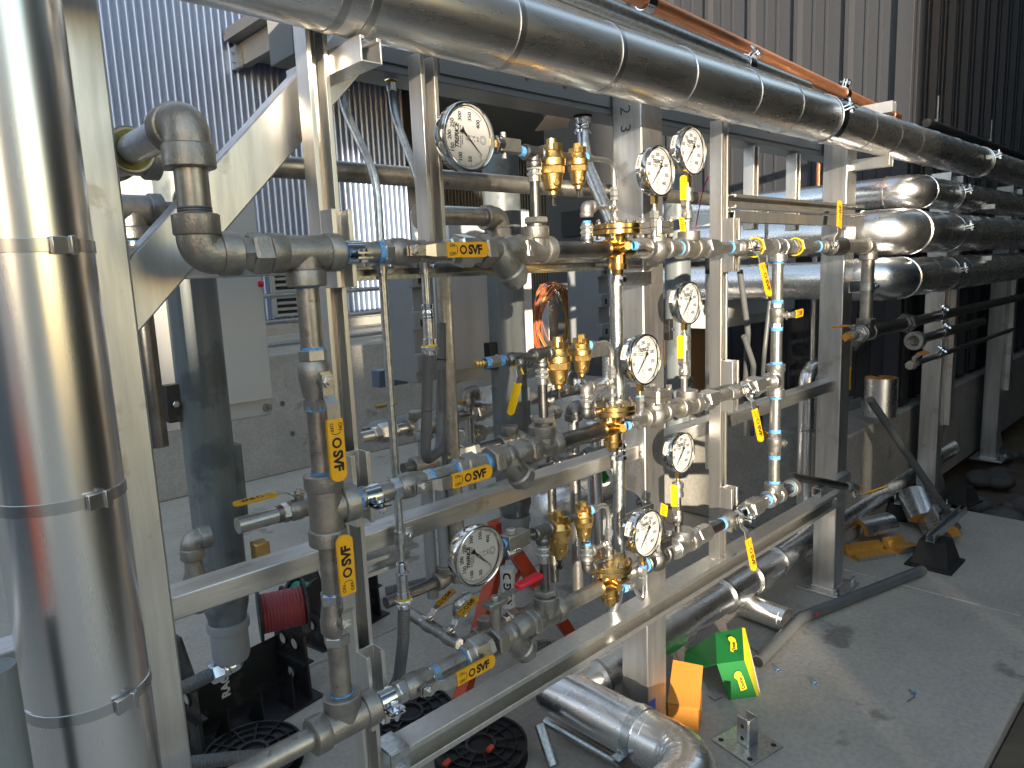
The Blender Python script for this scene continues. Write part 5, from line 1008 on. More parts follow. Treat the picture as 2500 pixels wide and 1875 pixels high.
gp = at(1472, 1160, Y=2.1); multi('hand_wheel', 'small green and white valve cap under the middle rail by the conduit coupling', 'cap', [('rim', MB().lathe(gp, (-1, -.4, 0), [(0, .05), (.02, .05), (.022, .04)], 24), WHT), ('hub', MB().lathe(gp, (-1, -.4, 0), [(0, .042), (.03, .036), (.031, .001)], 6), GRN)])
# mid-level dark pipe between rail and regulators
p = at(1320, 1150, Y=1.55); q_ = at(1480, 1085, Y=1.55); q_.z = p.z
pipe(p, q_, 'dark threaded pipe run behind the middle row above the rail', r=.019, m_=PIPED); union(p+V((.05, 0, 0)), p+V((.12, 0, 0)), 'dark union on the pipe run above the middle rail', CASTD, .029); union(p+V((.2, 0, 0)), p+V((.28, 0, 0)), 'second dark union on the pipe run above the middle rail', CASTD, .03)
# wire coils and aluminium frame
fo = at(1330, 694, Y=2.6); W = .42
multi('coil_stand', 'square aluminium tube frame behind the wire coil', 'frame', [('upright', MB().bb((fo.x, 2.58, .75), (fo.x+.075, 2.64, fo.z)), ALU, .003), ('top_bar', MB().bb((fo.x+.076, 2.58, fo.z-.07), (fo.x+.8, 2.64, fo.z)), ALU, .003), ('lower_bar', MB().bb((fo.x+.076, 2.58, .98), (fo.x+.8, 2.64, 1.05)), ALU, .003)])
coil_c = at(1350, 785, Y=2.54); rnd = random.Random(11)
wcol = [mat('orange_wire', (.46, .12, .035), .5), mat('yellow_wire', (.48, .29, .07), .5), mat('red_brown_wire', (.30, .09, .05), .5)]
ps = []
for i in range(20):
    R1, R2 = .115+.02*rnd.random(), .16+.03*rnd.random(); o_ = coil_c+V((rnd.uniform(-.012, .012), rnd.uniform(-.03, .03), rnd.uniform(-.01, .01))); t_ = rnd.uniform(-.06, .06)
    pts = [o_+V((R1*math.cos(a), t_*math.sin(a), R2*math.sin(a)*1.05)) for a in [2*math.pi*k/40 for k in range(41)]]
    ps.append(('wire_turn', MB().tube(pts, .0036, 6), wcol[i % 3]))
multi('wire_coil', 'coil of orange and yellow wire hung on the aluminium frame', 'wire coil', ps)
bx_ = at(1290, 285, Y=1.55); solo('cardboard_sheet', 'piece of brown cardboard lying above the frame under the wireway', 'cardboard', MB().add([at(1345, 272, Y=1.52), at(1395, 278, Y=1.52), at(1386, 312, Y=1.46), at(1308, 320, Y=1.46)]+[p_+V((0, .004, .002)) for p_ in (at(1345, 272, Y=1.52), at(1395, 278, Y=1.52), at(1386, 312, Y=1.46), at(1308, 320, Y=1.46))], [[0,1,2,3],[4,7,6,5],[0,4,5,1],[1,5,6,2],[2,6,7,3],[3,7,4,0]]), CARD)
cb = at(1702, 905, Y=2.5); solo('cardboard_box', 'brown cardboard box behind the speckled vertical pipe', 'box', MB().bb((cb.x-.08, 2.5, .59), (cb.x+.16, 2.7, 1.10)), CARD, None, .004)
# equipment behind at the left: pipes between vessel and riser
p0 = at(600, 1278, Y=1.60); p1 = at(672, 1255, Y=1.60); p1.z = p0.z
pipe(p0-V((.02, 0, 0)), p1+V((.02, 0, 0)), 'rear pipe with a ball valve left of the middle riser tee', r=.020, m_=NICK, thr='b')
valve(p1+V((.065, 0, 0)), (1, 0, 0), (0, 0, 1), 'shiny rear ball valve half hidden behind the left riser', lever=(-1, 0, 0), L=.10, r=.026)
yb_ = at(636, 1345, Y=1.62); multi('brass_fitting', 'stained brass elbow fitting with a red label beside the left vessel', 'fitting', [('body', MB().box(yb_, (.036, .036, .05)), BRAS, .004), ('barb', MB().cyl(yb_-V((0, 0, .085)), yb_-V((0, 0, .025)), .015, n=16), BRAS), ('red_label', MB().cyl(yb_-V((0, 0, .088)), yb_-V((0, 0, .068)), .0155, n=16), REDG)])
le = at(466, 1320, Y=1.60); elbow(le, (0, 0, -1), (1, 0, 0), 'small dull elbow left of the left grey vessel', CAST, r=.026, L=.042); solo('pipe_coupling', 'rounded coupling under the small elbow left of the left vessel', 'coupling', MB().lathe(le-V((0, 0, .17)), (0, 0, 1), [(0, .012), (.02, .026), (.08, .027), (.1, .02), (.13, .018)], 24), CAST)
# right side: small things on and beyond the right column
zo_ = [(.0, 0)]
u0 = at(2230, 833, Y=1.10)
multi('open_pipe', 'open ended pipe with a pale blue flange ring below the large dark union', 'pipe', [('pipe', MB().cyl(u0+V((.03, 0, 0)), u0+V((1.2, 0, 0)), .023, n=22), PIPED), ('end_ring', MB().lathe(u0, (1, 0, 0), [(0, .026), (0, .040), (.004, .043), (.05, .043), (.055, .028), (.05, .024), (.004, .026)], 30, False), GALV), ('bore', MB().cyl(u0+V((.031, 0, 0)), u0+V((.034, 0, 0)), .0225, n=20), DARK)])
u1 = at(2222, 892, Y=1.10); pipe(u1+V((.08, 0, 0)), u1+V((2, 0, 0)), 'thin dark pipe receding from the lowest shaded valve', r=.013, m_=PIPED)
valve(u1+V((.03, 0, 0)), (1, 0, 0), (0, -.3, 1), 'shaded ball valve at the right with its lever along the thin pipe', lever=(1, 0, 0), L=.09, r=.022, text=False, grip=ORBX)
for nm, pp, r in (('dark pipe at the height of the drop pipe foot', V((XL+.95, YP, zb)), .025), ('open ended shaded pipe', u0+V((.42, 0, 0)), .023), ('thin shaded pipe', u1+V((.42, 0, 0)), .014)):
    pipe_clamp(pp.x, pp.y, pp.z, r, 'strut clamp on the %s' % nm, (0, -.6, .8))
# strut stub with a white strap, and drain valve on the right column
s0 = at(2066, 996, X=3.17); solo('strut_stub', 'short strut stub sticking out of the right column above the plinth', 'strut', strut_mb((3.171, 1.23, s0.z), (3.33, 1.23, s0.z), (0, 0, 1), .045), STRUT)
d0 = at(1932, 1163, Y=1.11); d1 = at(2060, 1190, Y=1.11)
ln = V((d1.x-d0.x, 0, 0)); dz = d1.z
pipe(at(1930, 1163, Y=1.16), at(2062, 1187, Y=1.11), 'dark pipe with an end plug crossing the foot of the right column', r=.0165, m_=PIPED)
d1 = at(2062, 1187, Y=1.11); dd = (d1-at(1930, 1163, Y=1.16)).normalized()
valve(d1+dd*.055, dd, (0, -.6, -1), 'ball valve low on the right column with its lever hanging down', lever=(.05, 1, 0), L=.095, r=.022, s=.85)
solo('square_plug', 'orange square plug in the low ball valve at the right column', 'plug', MB().box(d1+dd*.118, (.03, .022, .022)), ORBX)
solo('strut_stub', 'short strut lying under the dark pipe at the right column', 'strut', strut_mb((2.70, 1.135, .575), (3.0, 1.135, .575), (0, 0, -1), .035), STRUT)
dp = at(1968, 1050, Y=1.55); jacket('small_jacketed_elbow', 'small aluminium jacketed pipe bending down behind the right column', [(dp.x+.35, 1.55, .93), (dp.x, 1.55, .93), (dp.x, 1.55, .10)], .042, JACKV, rad=.09, bands=[((dp.x, 1.55, .62), (0, 0, 1))])
wv = at(2083, 900, X=4.40); multi('wall_valve', 'small valve with a yellow lever on a dark pipe before the ribbed wall', 'valve', [('bonnet', MB().lathe((4.46, wv.y, wv.z+.14), (-1, 0, 0), [(0, .05), (.03, .05), (.06, .03)], 20), CASTD), ('stem', MB().cyl((4.36, wv.y, wv.z), (4.36, wv.y, wv.z+.14), .012, n=12), CASTD), ('grip', MB().bb((4.33, wv.y-.013, wv.z-.12), (4.345, wv.y+.013, wv.z+.02)), YEL, .003)])
wr = mat('red_wire', (.45, .02, .02), .4)
solo('red_wire', 'thin red wire hanging beside the rear gauge of the top pair', 'wire', MB().tube(fillet([at(1752, 395, Y=1.3), at(1718, 450, Y=1.3), at(1690, 600, Y=1.3)], .2), .002, 6), wr)
cpz = at(1999, 420, Y=1.9); pipe((cpz.x, 1.9, 1.4), (cpz.x, 1.9, 2.1), 'thin copper pipe standing left of the right column', r=.016, m_=COPP)
for i, (s0, s1) in enumerate((((1806, 660), (1818, 960)), ((1816, 820), (1835, 960)), ((1880, 735), (1858, 980)))):
    ribbed(('grey flexible conduit hanging right of the strut post', 'second grey flexible conduit hanging right of the strut post', 'thin flexible conduit left of the right riser')[i], [at(*s0, Y=1.45), at((s0[0]+s1[0])/2+14*(1, 1, -.2)[i], (s0[1]+s1[1])/2, Y=1.45), at(*s1, Y=1.55), at(s1[0], 1060, Y=1.7)], (.0125, .0125, .010)[i], rad=.1)
pq = at(1872, 700, Y=1.45); conduit('thin bright conduit above the flexible one, left of the right riser', [at(1871, 500, Y=1.45), at(1872, 690, Y=1.45)], .008, CHROM); connector(at(1872, 695, Y=1.45), (0, 0, -1), .0115, 'connector with a yellow ring left of the right riser', YELB, L=.06)

db = at(2400, 348, Y=1.30); da = at(2262, 302, Y=1.30)
pipe(V((da.x, 1.30, db.z)), V((11, 1.30, db.z)), 'black pipe running along the shaded wall above the jacketed pipes', r=.022, m_=BLK)
for sx_, sy_, lb in ((2288, 300, 'nearer'), (2418, 345, 'farther')):
    p = at(sx_, sy_, Y=1.30); solo('threaded_rod', '%s threaded hanger rod standing on the black wall pipe' % lb, 'rod', MB().cyl(V((p.x, 1.30, db.z)), V((p.x, 1.30, db.z+.16)), .006, n=8), CASTD); solo('rod_nut', 'nut clamp on the %s hanger rod' % lb, 'nut', MB().hexa(V((p.x, 1.30, db.z+.02)), V((p.x, 1.30, db.z+.04)), .016), CASTD)
for x, lb in ((4.55, 'nearer'), (5.95, 'farther')):
    for z in (1.45, 1.72): solo('support_arm_plate', 'aluminium support bracket under the %s shaded pipes, %s' % (lb, 'upper' if z > 1.6 else 'lower'), 'bracket', MB().bb((x-.03, 1.0, z-.012), (x+.02, 1.19, z+.012)), ALU)

# denser rear piping at the middle of the picture
def run(label, a, b, r, m_, items):
    pipe(a, b, label, r=r, m_=m_); d = (V(b)-V(a)).normalized(); L = (V(b)-V(a)).length
    for kind, f, lb in items:
        c = V(a)+d*L*f
        if kind == 'u': union(c-d*.045, c+d*.045, lb, NICK, r*1.75)
        elif kind == 't': tee(c, d, (0, 0, 1), lb, CAST, r=r*1.6, L=.05, Lb=.05)
        elif kind == 'b': tee(c, d, (0, 0, -1), lb, CAST, r=r*1.6, L=.05, Lb=.05)
        elif kind == 'v': valve(c, d, (0, 0, 1), lb, lever=(1, 0, 0), L=.10, r=r*1.35, text=False)
        elif kind == 'f': flange(c, -d, r*3.2, lb, nb=6)
def row_at(s0, s1, Y):
    a = at(*s0, Y=Y); b = at(*s1, Y=Y); z = (a.z+b.z)/2; return V((a.x, Y, z)), V((b.x, Y, z))
a, b = row_at((880, 1075), (1290, 975), 1.95); run('bright rear pipe run crossing behind the middle row', a, b, .019, NICK, [('u', .12, 'union near the left end of the bright rear pipe run'), ('t', .30, 'tee on the bright rear pipe run behind the flexible loop'), ('v', .46, 'lever valve on the bright rear pipe run'), ('u', .66, 'union on the bright rear pipe run left of the middle vessel'), ('f', .86, 'small flange on the bright rear pipe run')])
a, b = row_at((985, 1150), (1330, 1050), 1.62); run('dark rear pipe run just above the middle rail', a, b, .017, PIPED, [('b', .14, 'tee pointing down on the dark rear pipe run'), ('u', .40, 'union on the dark rear pipe run behind the ball valve lever'), ('t', .72, 'tee on the dark rear pipe run behind the middle strainer')])
a, b = row_at((1330, 1105), (1500, 1045), 1.70); run('short rear pipe run behind the middle bronze regulator', a, b, .018, CAST, [('u', .3, 'union on the short rear pipe run'), ('v', .7, 'lever valve on the short rear pipe run')])
a, b = row_at((1130, 1560), (1300, 1490), 1.75); run('low rear pipe run behind the red stand', a, b, .016, CAST, [('t', .3, 'tee on the low rear pipe run'), ('u', .7, 'union on the low rear pipe run')])
for s0, z0, z1, Y, r, m_, lb in (((1040, 1180), .50, 1.02, 1.68, .018, CABG, 'grey riser pipe behind the thin conduit'), ((1150, 1120), .62, 1.03, 1.95, .017, NICK, 'bright riser pipe left of the middle vessel'), ((1345, 1130), .35, .96, 1.70, .016, PIPE, 'dull riser pipe behind the middle strainer tee'), ((1405, 1200), .15, .92, 1.80, .022, NICK, 'bright riser pipe behind the lower pilots')):
    p = at(*s0, Y=Y); pipe((p.x, Y, z0), (p.x, Y, z1), lb, r=r, m_=m_, thr='b')
    elbow((p.x, Y, z1+.02), (0, 0, -1), (1, 0, 0), 'elbow on top of the %s' % lb, CAST, r=r*1.6, L=.04)
gauge(1398, 925, .034, 2.0, 'tiny round gauge far back behind the middle pilots', (0, 0, 1))
# ================================================================== THINGS ON THE FLOOR
def G(sx, sy, z=0.0): return at(sx, sy, Z=z)
# low jacketed pipe with mitred corner and ribbed elbow
yl, zl_ = 1.40, .145
x0 = Xs(1408, yl-.03, zl_)
ps = [('jacket', MB().tube([(x0+.02+i*.33, yl, zl_) for i in range(13)], .064, 44), JACK)]
xs2 = Xs(1600, yl-.05, zl_)
ps.append(('wide_sleeve', MB().lathe((xs2-.12, yl, zl_), (1, 0, 0), [(0, .0645), (0, .071), (.36, .071), (.36, .0645)], 44, False), JACKB))
for s_ in (1480, 1790, 1855, 1915): ps.append(('band', MB().lathe((Xs(s_, yl-.05, zl_), yl, zl_), (1, 0, 0), [(0, .0645), (0, .0735), (.014, .0735), (.014, .0645)], 44, False), BAND))
multi('low_jacketed_pipe', 'aluminium jacketed pipe running low behind the bottom strut rail', 'insulated pipe', ps)
fy = yl-.055
mt = MB()
def ring_pts(c, u, w, r, n=40, shear=None): return [c+u*math.cos(2*math.pi*i/n)*r+w*math.sin(2*math.pi*i/n)*r+(shear*math.cos(2*math.pi*i/n)*r if shear else V((0, 0, 0))) for i in range(n)]
R2 = .075; cA = V((x0, yl, zl_)); n_ = 40
ra = ring_pts(cA, V((1, 0, 0)), V((0, 0, 1)), R2, n_, V((0, -1, 0))); rb = ring_pts(V((x0, 1.10, zl_)), V((1, 0, 0)), V((0, 0, 1)), R2, n_)
mt.add(ra+rb, [[i, (i+1) % n_, n_+(i+1) % n_, n_+i] for i in range(n_)]+[list(range(n_))])
ex = []
elp = [(x0, 1.11, zl_)] + [(x0-.11*(1-math.cos(t)), 1.03-.11*math.sin(t), zl_) for t in [i*math.pi/2/22 for i in range(23)]] + [(x0-.5, .92, zl_)]
eb = MB().tube([V(p) for p in elp], R2, 40, True, lambda i: R2*(1.02+.03*abs(math.sin(i*1.15))))
multi('mitred_jacketed_pipe', 'jacketed pipe with a mitred corner and a wrinkled elbow near the bottom edge', 'insulated pipe', [('mitred_jacket', mt, JACKB), ('ribbed_elbow', eb, JACKB), ('overlap_band', MB().lathe((x0, 1.16, zl_), (0, -1, 0), [(0, R2+.0005), (0, R2+.003), (.07, R2+.003), (.07, R2+.0005)], 40, False), JACK)])
cl = V((x0-.02, 1.12, zl_)); multi('hose_clamp', 'bolted strap clamp around the wrinkled elbow pipe', 'clamp', [('strap', MB().lathe((x0, 1.145, zl_), (0, -1, 0), [(0, R2+.0035), (0, R2+.006), (.03, R2+.006), (.03, R2+.0035)], 40, False), GALV), ('ear', MB().box((x0-R2-.02, 1.13, zl_-.02), (.04, .03, .004)).box((x0-R2-.02, 1.13, zl_-.032), (.04, .03, .004)), GALV), ('bolt', MB().cyl((x0-R2-.022, 1.13, zl_-.05), (x0-R2-.022, 1.13, zl_+.0), .006, n=8), GALV)])
a = G(1320, 1765, .06); b = G(1355, 1875, .02)
pipe(G(1318, 1770, .10), G(1352, 1885, .0)+V((0, 0, .02)), 'grey conduit offcut leaning below the low rail', r=.017, m_=GALV)
pipe(G(1330, 1760, .06), G(1520, 1868, .02), 'thin grey strut tube lying under the wrinkled elbow', r=.014, m_=GALV)
# boxes
def flat_box(o, ux, uy, w, d, h, t=.003, open_=None):
    o, ux, uy = V(o), V(ux).normalized(), V(uy).normalized(); return o, ux, uy
ob = G(1630, 1778); ux = (G(1705, 1792)-ob); w = ux.length; ux.normalize(); uy = V((0, 0, 1)).cross(ux)
mb = MB(); h = .085
R = M4((ux, uy, V((0, 0, 1)))).transposed().to_3x3()
body = MB().box(ob+ux*w/2+uy*.055+V((0, 0, h/2)), (w, .11, h), R)
lidp = ob+V((0, 0, h+.004)); lid = MB().ext([(0, 0), (w*1.04, -.004), (w*1.02, .145), (0, .15)], lidp, ux, (uy*.86+V((0, 0, .5))).normalized(), V((0, 0, .003)))
flap = MB().ext([(0, .0), (w, .0), (w*.98, .018), (0, .03)], ob+V((0, 0, h)), ux, (uy*-.4+V((0, 0, 1))).normalized(), uy*.002)
multi('orange_box', 'orange brown cardboard box with a lifted lid by the foot of the centre column', 'box', [('body', body, ORBX, .002), ('lid', lid, ORBX)])
# folded green box
g0, g1, g2, g3 = G(1668, 1640, .0), G(1692, 1645, 0), G(1780, 1708, 0), G(1852, 1702, 0)
pA = at(1672, 1590, Z=.06); pB = at(1747, 1545, Z=.17); pC = at(1812, 1533, Z=.16); pD = at(1817, 1612, Z=.13); pE = at(1750, 1621, Z=.13); pF = at(1668, 1641, Z=.005); pG = at(1780, 1709, Z=.0); pH = at(1848, 1701, Z=.0); pI = at(1853, 1697, Z=.0); pJ = at(1818, 1535, Z=.16)
def quad(ps_, t=.0025):
    ps_ = [V(p) for p in ps_]; n = (ps_[1]-ps_[0]).cross(ps_[2]-ps_[0]).normalized()*t; k = len(ps_)
    return MB().add(ps_+[p+n for p in ps_], [list(range(k)), list(range(k, 2*k))[::-1]]+[[i, (i+1) % k, k+(i+1) % k, k+i] for i in range(k)])
def on_panel(pts, u, v): return pts[0].lerp(pts[1], u).lerp(pts[3].lerp(pts[2], u), v)
gp_ = []
panels = [[pA, pB, pE, pF], [pB, pC, pD, pE], [pE, pD, pH, pG]]
def print_on(pn, flip=1):
    o_ = on_panel(pn, .62, .55); ux_ = (pn[1]-pn[0]).normalized(); uy_ = (pn[0]-pn[3]); nn = ux_.cross(uy_).normalized()
    if nn.dot(C0-o_) < 0: nn = -nn
    F = frame(o_+nn*.0045, (uy_*-1).normalized()*-1, nn); w_ = (pn[1]-pn[0]).length
    patch = MB().ext([(-.030, -.012), (.020, -.012), (.024, .010), (-.028, .012)], F @ V((0, 0, 0)), F.to_3x3() @ V((1, 0, 0)), F.to_3x3() @ V((0, 1, 0)), nn*.0004)
    drop = MB().lathe(F @ V((.028, .004, 0)), nn, [(0, .014), (.0004, .014), (.0005, .0001)], 20); patch.add(drop.v, drop.f)
    tx = text_mb('Dottie', .017, .0005, .95); tx.xf(F @ M4.Translation((-.003, -.001, .0010)))
    return patch, tx
for i, pn in enumerate(panels):
    sub = []
    if i > 0: pt, tx = print_on(pn); sub = [('logo_patch', pt, YPR), ('logo_lettering', tx, INK)]
    gp_.append(('panel', quad(pn), GRN, 0, sub))
stripe = quad([pC, pJ, pI, pH], .002); stripe2 = quad([pD, pJ, pI, pH], .001)
gp_.append(('yellow_edge_strip', quad([pC+V((0, 0, .001)), pJ+V((.004, 0, .001)), pI+V((.004, 0, .001)), pH+V((0, 0, .001)), pD+V((0, 0, .001))]), YPR))
pK = at(1838, 1640, Z=.06)+V((.02, 0, 0)); gp_.append(('inner_flap', quad([pJ+V((.003, 0, 0)), pI+V((.012, 0, 0)), pI+V((.02, .02, .03)), pJ+V((.02, .02, -.01))]), WHT))
multi('green_box', 'unfolded green and yellow printed carton lying on the floor', 'box', gp_, o=g0)
# post base
c = G(1824, 1818); e1_ = (G(1742, 1806)-G(1840, 1752)).normalized(); e2_ = (G(1910, 1815)-G(1840, 1752)).normalized(); e2_ = (e2_-e1_*e2_.dot(e1_)).normalized(); R = M4((e1_, e2_, e1_.cross(e2_))).transposed().to_3x3()
w = .15
pl = MB().box(c+V((0, 0, .004)), (w, w, .007), R); 
ch = .042; chan = MB().box(c+R @ V((0, ch/2, 0))+V((0, 0, .054)), (ch, .005, .092), R).box(c+R @ V((ch/2, 0, 0))+V((0, 0, .054)), (.005, ch, .092), R).box(c+R @ V((-ch/2, 0, 0))+V((0, 0, .054)), (.005, ch, .092), R)
sub = [('bolt_hole', MB().cyl(c+R @ V((x*.055, y*.055, 0))+V((0, 0, .0077)), c+R @ V((x*.055, y*.055, 0))+V((0, 0, .0082)), .0085, n=16), DARK) for x in (-1, 1) for y in (-1, 1)]
hol = []
for k in (.032, .072):
    for v in ((-ch/2-.0028, 0), (ch/2+.0028, 0)): hol.append(MB().cyl(c+R @ V((v[0], 0, 0))+V((0, 0, k)), c+R @ V((v[0]*1.01, 0, 0))+V((0, 0, k)), .007, n=14))
multi('post_base', 'galvanised strut post base with a square bolted plate on the floor', 'post base', [('plate', pl, GALV, .001, [(a_[0], a_[1], a_[2]) for a_ in sub]), ('channel', chan, GALV, .0015, [('bolt_hole', h_, DARK) for h_ in hol])], o=c)
# loose shiny sleeve
s0, s1 = G(1822, 1478, .05), G(1922, 1515, .05); d_ = (s1-s0).normalized()
multi('metal_sleeve', 'loose shiny sheet metal sleeve lying on the floor beside the low pipe', 'sleeve', [('sleeve', MB().lathe(s0-d_*.02, d_, [(0, .048), (.0, .05), ((s1-s0).length+.02, .05), ((s1-s0).length+.02, .048), (.0, .048)], 40, False), JACKB), ('rim', MB().ring(s1-d_*.02, d_, .0505, .0018, 40, 6), JACKB)])
# bent grey conduit
bp = [G(2252, 1392, .024), G(1952, 1510, .024), G(1905, 1560, .024), G(1870, 1612, .024), G(1850, 1616, .024)]
multi('bent_conduit', 'long grey plastic conduit with a bent end lying on the floor', 'conduit', [('tube', MB().tube(fillet([bp[0], bp[1], bp[2], bp[4]], .16, 10), .0235, 22), FLEX), ('bore', MB().cyl(bp[4]-(bp[4]-bp[2]).normalized()*-.0006, bp[4]+(bp[4]-bp[2]).normalized()*.001, .0205, n=20), DARK), ('red_sticker', MB().box((bp[0]*.1+bp[1]*.9)+V((-.012, -.02, .008)), (.035, .006, .008), M4.Rotation(-.0, 3, 'Z')), REDG)], o=bp[1])
# rubber support blocks with strut
def rubber_block(c, yaw, label, k=1.0, strut=True):
    M = M4.Translation(c) @ M4.Rotation(yaw, 4, 'Z'); v = []
    for z, a_, b_ in ((0, .085, .075), (.010, .085, .075), (.011, .072, .062), (.095, .040, .042)):
        v += [M @ V((sx_*a_*k, sy_*b_*k, z*k)) for sx_, sy_ in ((-1, -1), (1, -1), (1, 1), (-1, 1))]
    f = [[0, 3, 2, 1], [12, 13, 14, 15]]
    for j in range(3): f += [[j*4+i, j*4+(i+1) % 4, j*4+4+(i+1) % 4, j*4+4+i] for i in range(4)]
    mb = MB().add(v, f); ps = [('rubber_foot', mb, RUB, .003)]
    if strut: ps.append(('strut', strut_mb(M @ V((-.07*k, 0, .114*k)), M @ V((.33*k, 0, .114*k)), (0, 0, 1), .036), GALV, .0006))
    multi('pipe_support', label, 'pipe support', ps, 'rubber pipe supports', o=c)
rubber_block(G(2282, 1375), .0, 'black rubber pipe support with a strut on top in the right foreground', 1.35)
rubber_block(G(2190, 1262), .3, 'black rubber pipe support in the shade beside the plinth'); rubber_block(G(2345, 1225), -.2, 'black rubber pipe support in the darkest corner at the right', 1.1, False)
# foam insulation shells
def shell(c, d, u, label, R_=.055, r_=.022, L=.16, arc=math.pi, jack=True):
    c, d, u = V(c), V(d).normalized(), V(u); u = (u-d*u.dot(d)).normalized(); w = d.cross(u); n = 16; P_ = []
    for i in range(n+1): a_ = -arc/2+arc*i/n; P_.append((math.cos(a_)*R_, math.sin(a_)*R_))
    for i in range(n+1): a_ = arc/2-arc*i/n; P_.append((math.cos(a_)*r_, math.sin(a_)*r_))
    f = MB().ext(P_, c-d*L/2, u, w, d*L); J = MB(); Q = []
    for i in range(n+1): a_ = -arc/2+arc*i/n; Q.append((math.cos(a_)*(R_+.0012), math.sin(a_)*(R_+.0012)))
    o_ = c-d*(L/2+.001); m_ = len(Q); J.add([o_+u*x+w*y for x, y in Q]+[o_+d*(L+.002)+u*x+w*y for x, y in Q], [[i, i+1, m_+i+1, m_+i] for i in range(m_-1)])
    return multi('insulation_shell', label, 'insulation', [('foam', f, FOAM), ('foil_facing', J, JACKB)], 'pipe insulation pieces')
shell(at(2150, 968, X=3.9), (0, 0, 1), (-.75, -.65, 0), 'split foam insulation cylinder standing upright on the plinth', .078, .02, .20, math.radians(335))
fa = G(2120, 1340, .03); shell(fa, (1, -.55, 0), (0, .2, -1), 'foam half shell lying hollow side up, nearest of the floor pieces', .066, .025, .22)
shell(G(2198, 1322, .045), (1, -.4, 0), (0.2, .1, -1), 'small foam half shell right of the nearest one', .06, .024, .11)
shell(G(2133, 1290, .075), (1, -.45, 0), (0, -.1, 1), 'foil faced half shell lying on top of the foam pieces', .066, .04, .21)
shell(G(2244, 1245, .09), (.7, .5, .45), (-.35, -.4, .8), 'foil faced insulation piece tilted against the others', .085, .035, .20)
shell(G(2290, 1288, .05), (.9, .5, .1), (-.3, .1, 1), 'foil faced half shell face down near the leaning pipe', .08, .035, .24)
pipe(at(2124, 975, X=3.56), G(2338, 1288, .02), 'grey pipe leaning from the plinth down to the floor', r=.019, m_=FLEX)
# rocks in the shaded gap
rk = mat('river_stone', (.085, .08, .075), .8, 0, .3, 12)
stm = MB()
for i in range(60):
    x_, y_ = random.uniform(4.72, 6.8), random.uniform(.2, 1.3); r_ = random.uniform(.04, .10); mb = MB().ball((0, 0, 0), r_, 10, .6); fx, fy_ = random.uniform(.9, 1.2), random.uniform(.8, 1.1)
    stm.add([V((p.x*fx+x_, p.y*fy_+y_, p.z-.13+r_*.5)) for p in mb.v], mb.f)
st = link('river_stones', stm.mesh('river_stones', V((0, 0, 0)), 60), rk); st['kind'] = 'stuff'; tag(st, 'dark rounded stones in the shaded gap at the far right', 'stones')
# wire racks at the left
def wire_rack(o, yaw, label, w=.26, d=.17, h=.30, letter=None):
    M = M4.Translation(o) @ M4.Rotation(yaw, 4, 'Z'); T_ = lambda x, y, z: M @ V((x, y, z)); ps = []
    base = MB().bb((-w/2-.04, -d/2, 0), (w/2+.04, d/2, .008)).xf(M); ps.append(('base', base, BLK, .002))
    for sx_ in (-1, 1):
        P_ = [(-d*.42, .008), (d*.42, .008), (d*.36, h*.72), (d*.12, h), (-d*.12, h), (-d*.36, h*.72)]
        ps.append(('side_panel', MB().ext(P_, T_(sx_*w/2-.006, 0, 0), M.to_3x3() @ V((0, 1, 0)), V((0, 0, 1)), M.to_3x3() @ V((.012, 0, 0))), BLK, .002,
                   [('rib', MB().bb((sx_*w/2-.022, -d*.42, h*k), (sx_*w/2+.022, d*.40, h*k+.006)).xf(M), BLK) for k in (.34, .62)] +
                   [('hub_ring', MB().lathe(T_(sx_*w/2-.012, y_, h*z_), M.to_3x3() @ V((1, 0, 0)), [(0, .021), (0, .028), (.024, .028), (.024, .021)], 18, False), BLK) for y_, z_ in ((-.035, .5), (.035, .5), (0, .2))] +
                   [('hub_hole', MB().cyl(T_(sx_*w/2-.0066, y_, h*z_), T_(sx_*w/2+.0066, y_, h*z_), .0205, n=18), SLAB) for y_, z_ in ((-.035, .5), (.035, .5), (0, .2))]))
    for k in (-.3, 0, .3): ps.append(('web', MB().ext([(0, 0), (.10, 0), (0, .14)], T_(w*k, -d*.46, .008), M.to_3x3() @ V((0, 1, 0)), V((0, 0, 1)), M.to_3x3() @ V((.005, 0, 0))), BLK))
    ps.append(('back_panel', MB().bb((-w/2, d*.30, .008), (w/2, d*.31, h*.5)).xf(M), BLK))
    if letter:
        tx = text_mb(letter, .042, .002, 1.0); tx.xf(M @ frame((-.02, d*.298, h*.42), (0, 0, 1), (0, -1, 0))); ps.append(('moulded_lettering', tx, WHT))
    multi('wire_rack', label, 'wire rack', ps, 'black wire spool racks', o=o)
o1 = G(585, 1770); wire_rack(G(600, 1755), .15, 'black plastic wire spool rack with white lettering at the lower left', .40, .24, .40, 'RACK-A-TI')
wire_rack(G(835, 1530), .2, 'black plastic spool rack farther back behind the left riser', .30, .20, .40)
def spool(c, ax, R_, w, m_, label):
    c, ax = V(c), V(ax).normalized(); ps = [('core_winding', MB().lathe(c-ax*w*.46, ax, [(0, R_*.72)] + [(w*.92*i/26, R_*(.72+.02*(i % 2))) for i in range(27)] + [(w*.92, R_*.72)], 30), m_)]
    for s_ in (-1, 1): ps.append(('flange', MB().lathe(c+ax*s_*w*.5-ax*.004, ax, [(0, R_), (.008, R_)], 34), BLK))
    multi('wire_spool', label, 'wire spool', ps, 'wire spools', o=c)
spool(at(690, 1488, Y=1.92), (1, -.35, 0), .078, .13, mat('maroon_wire', (.28, .035, .042), .45), 'spool of maroon wire on the black rack'); spool(at(742, 1450, Y=1.97), (.6, -1, 0), .05, .075, mat('green_wire', (.01, .34, .21), .45), 'small spool of green wire on the rear rack')
yw = mat('yellow_loose_wire', (.6, .42, .03), .5)
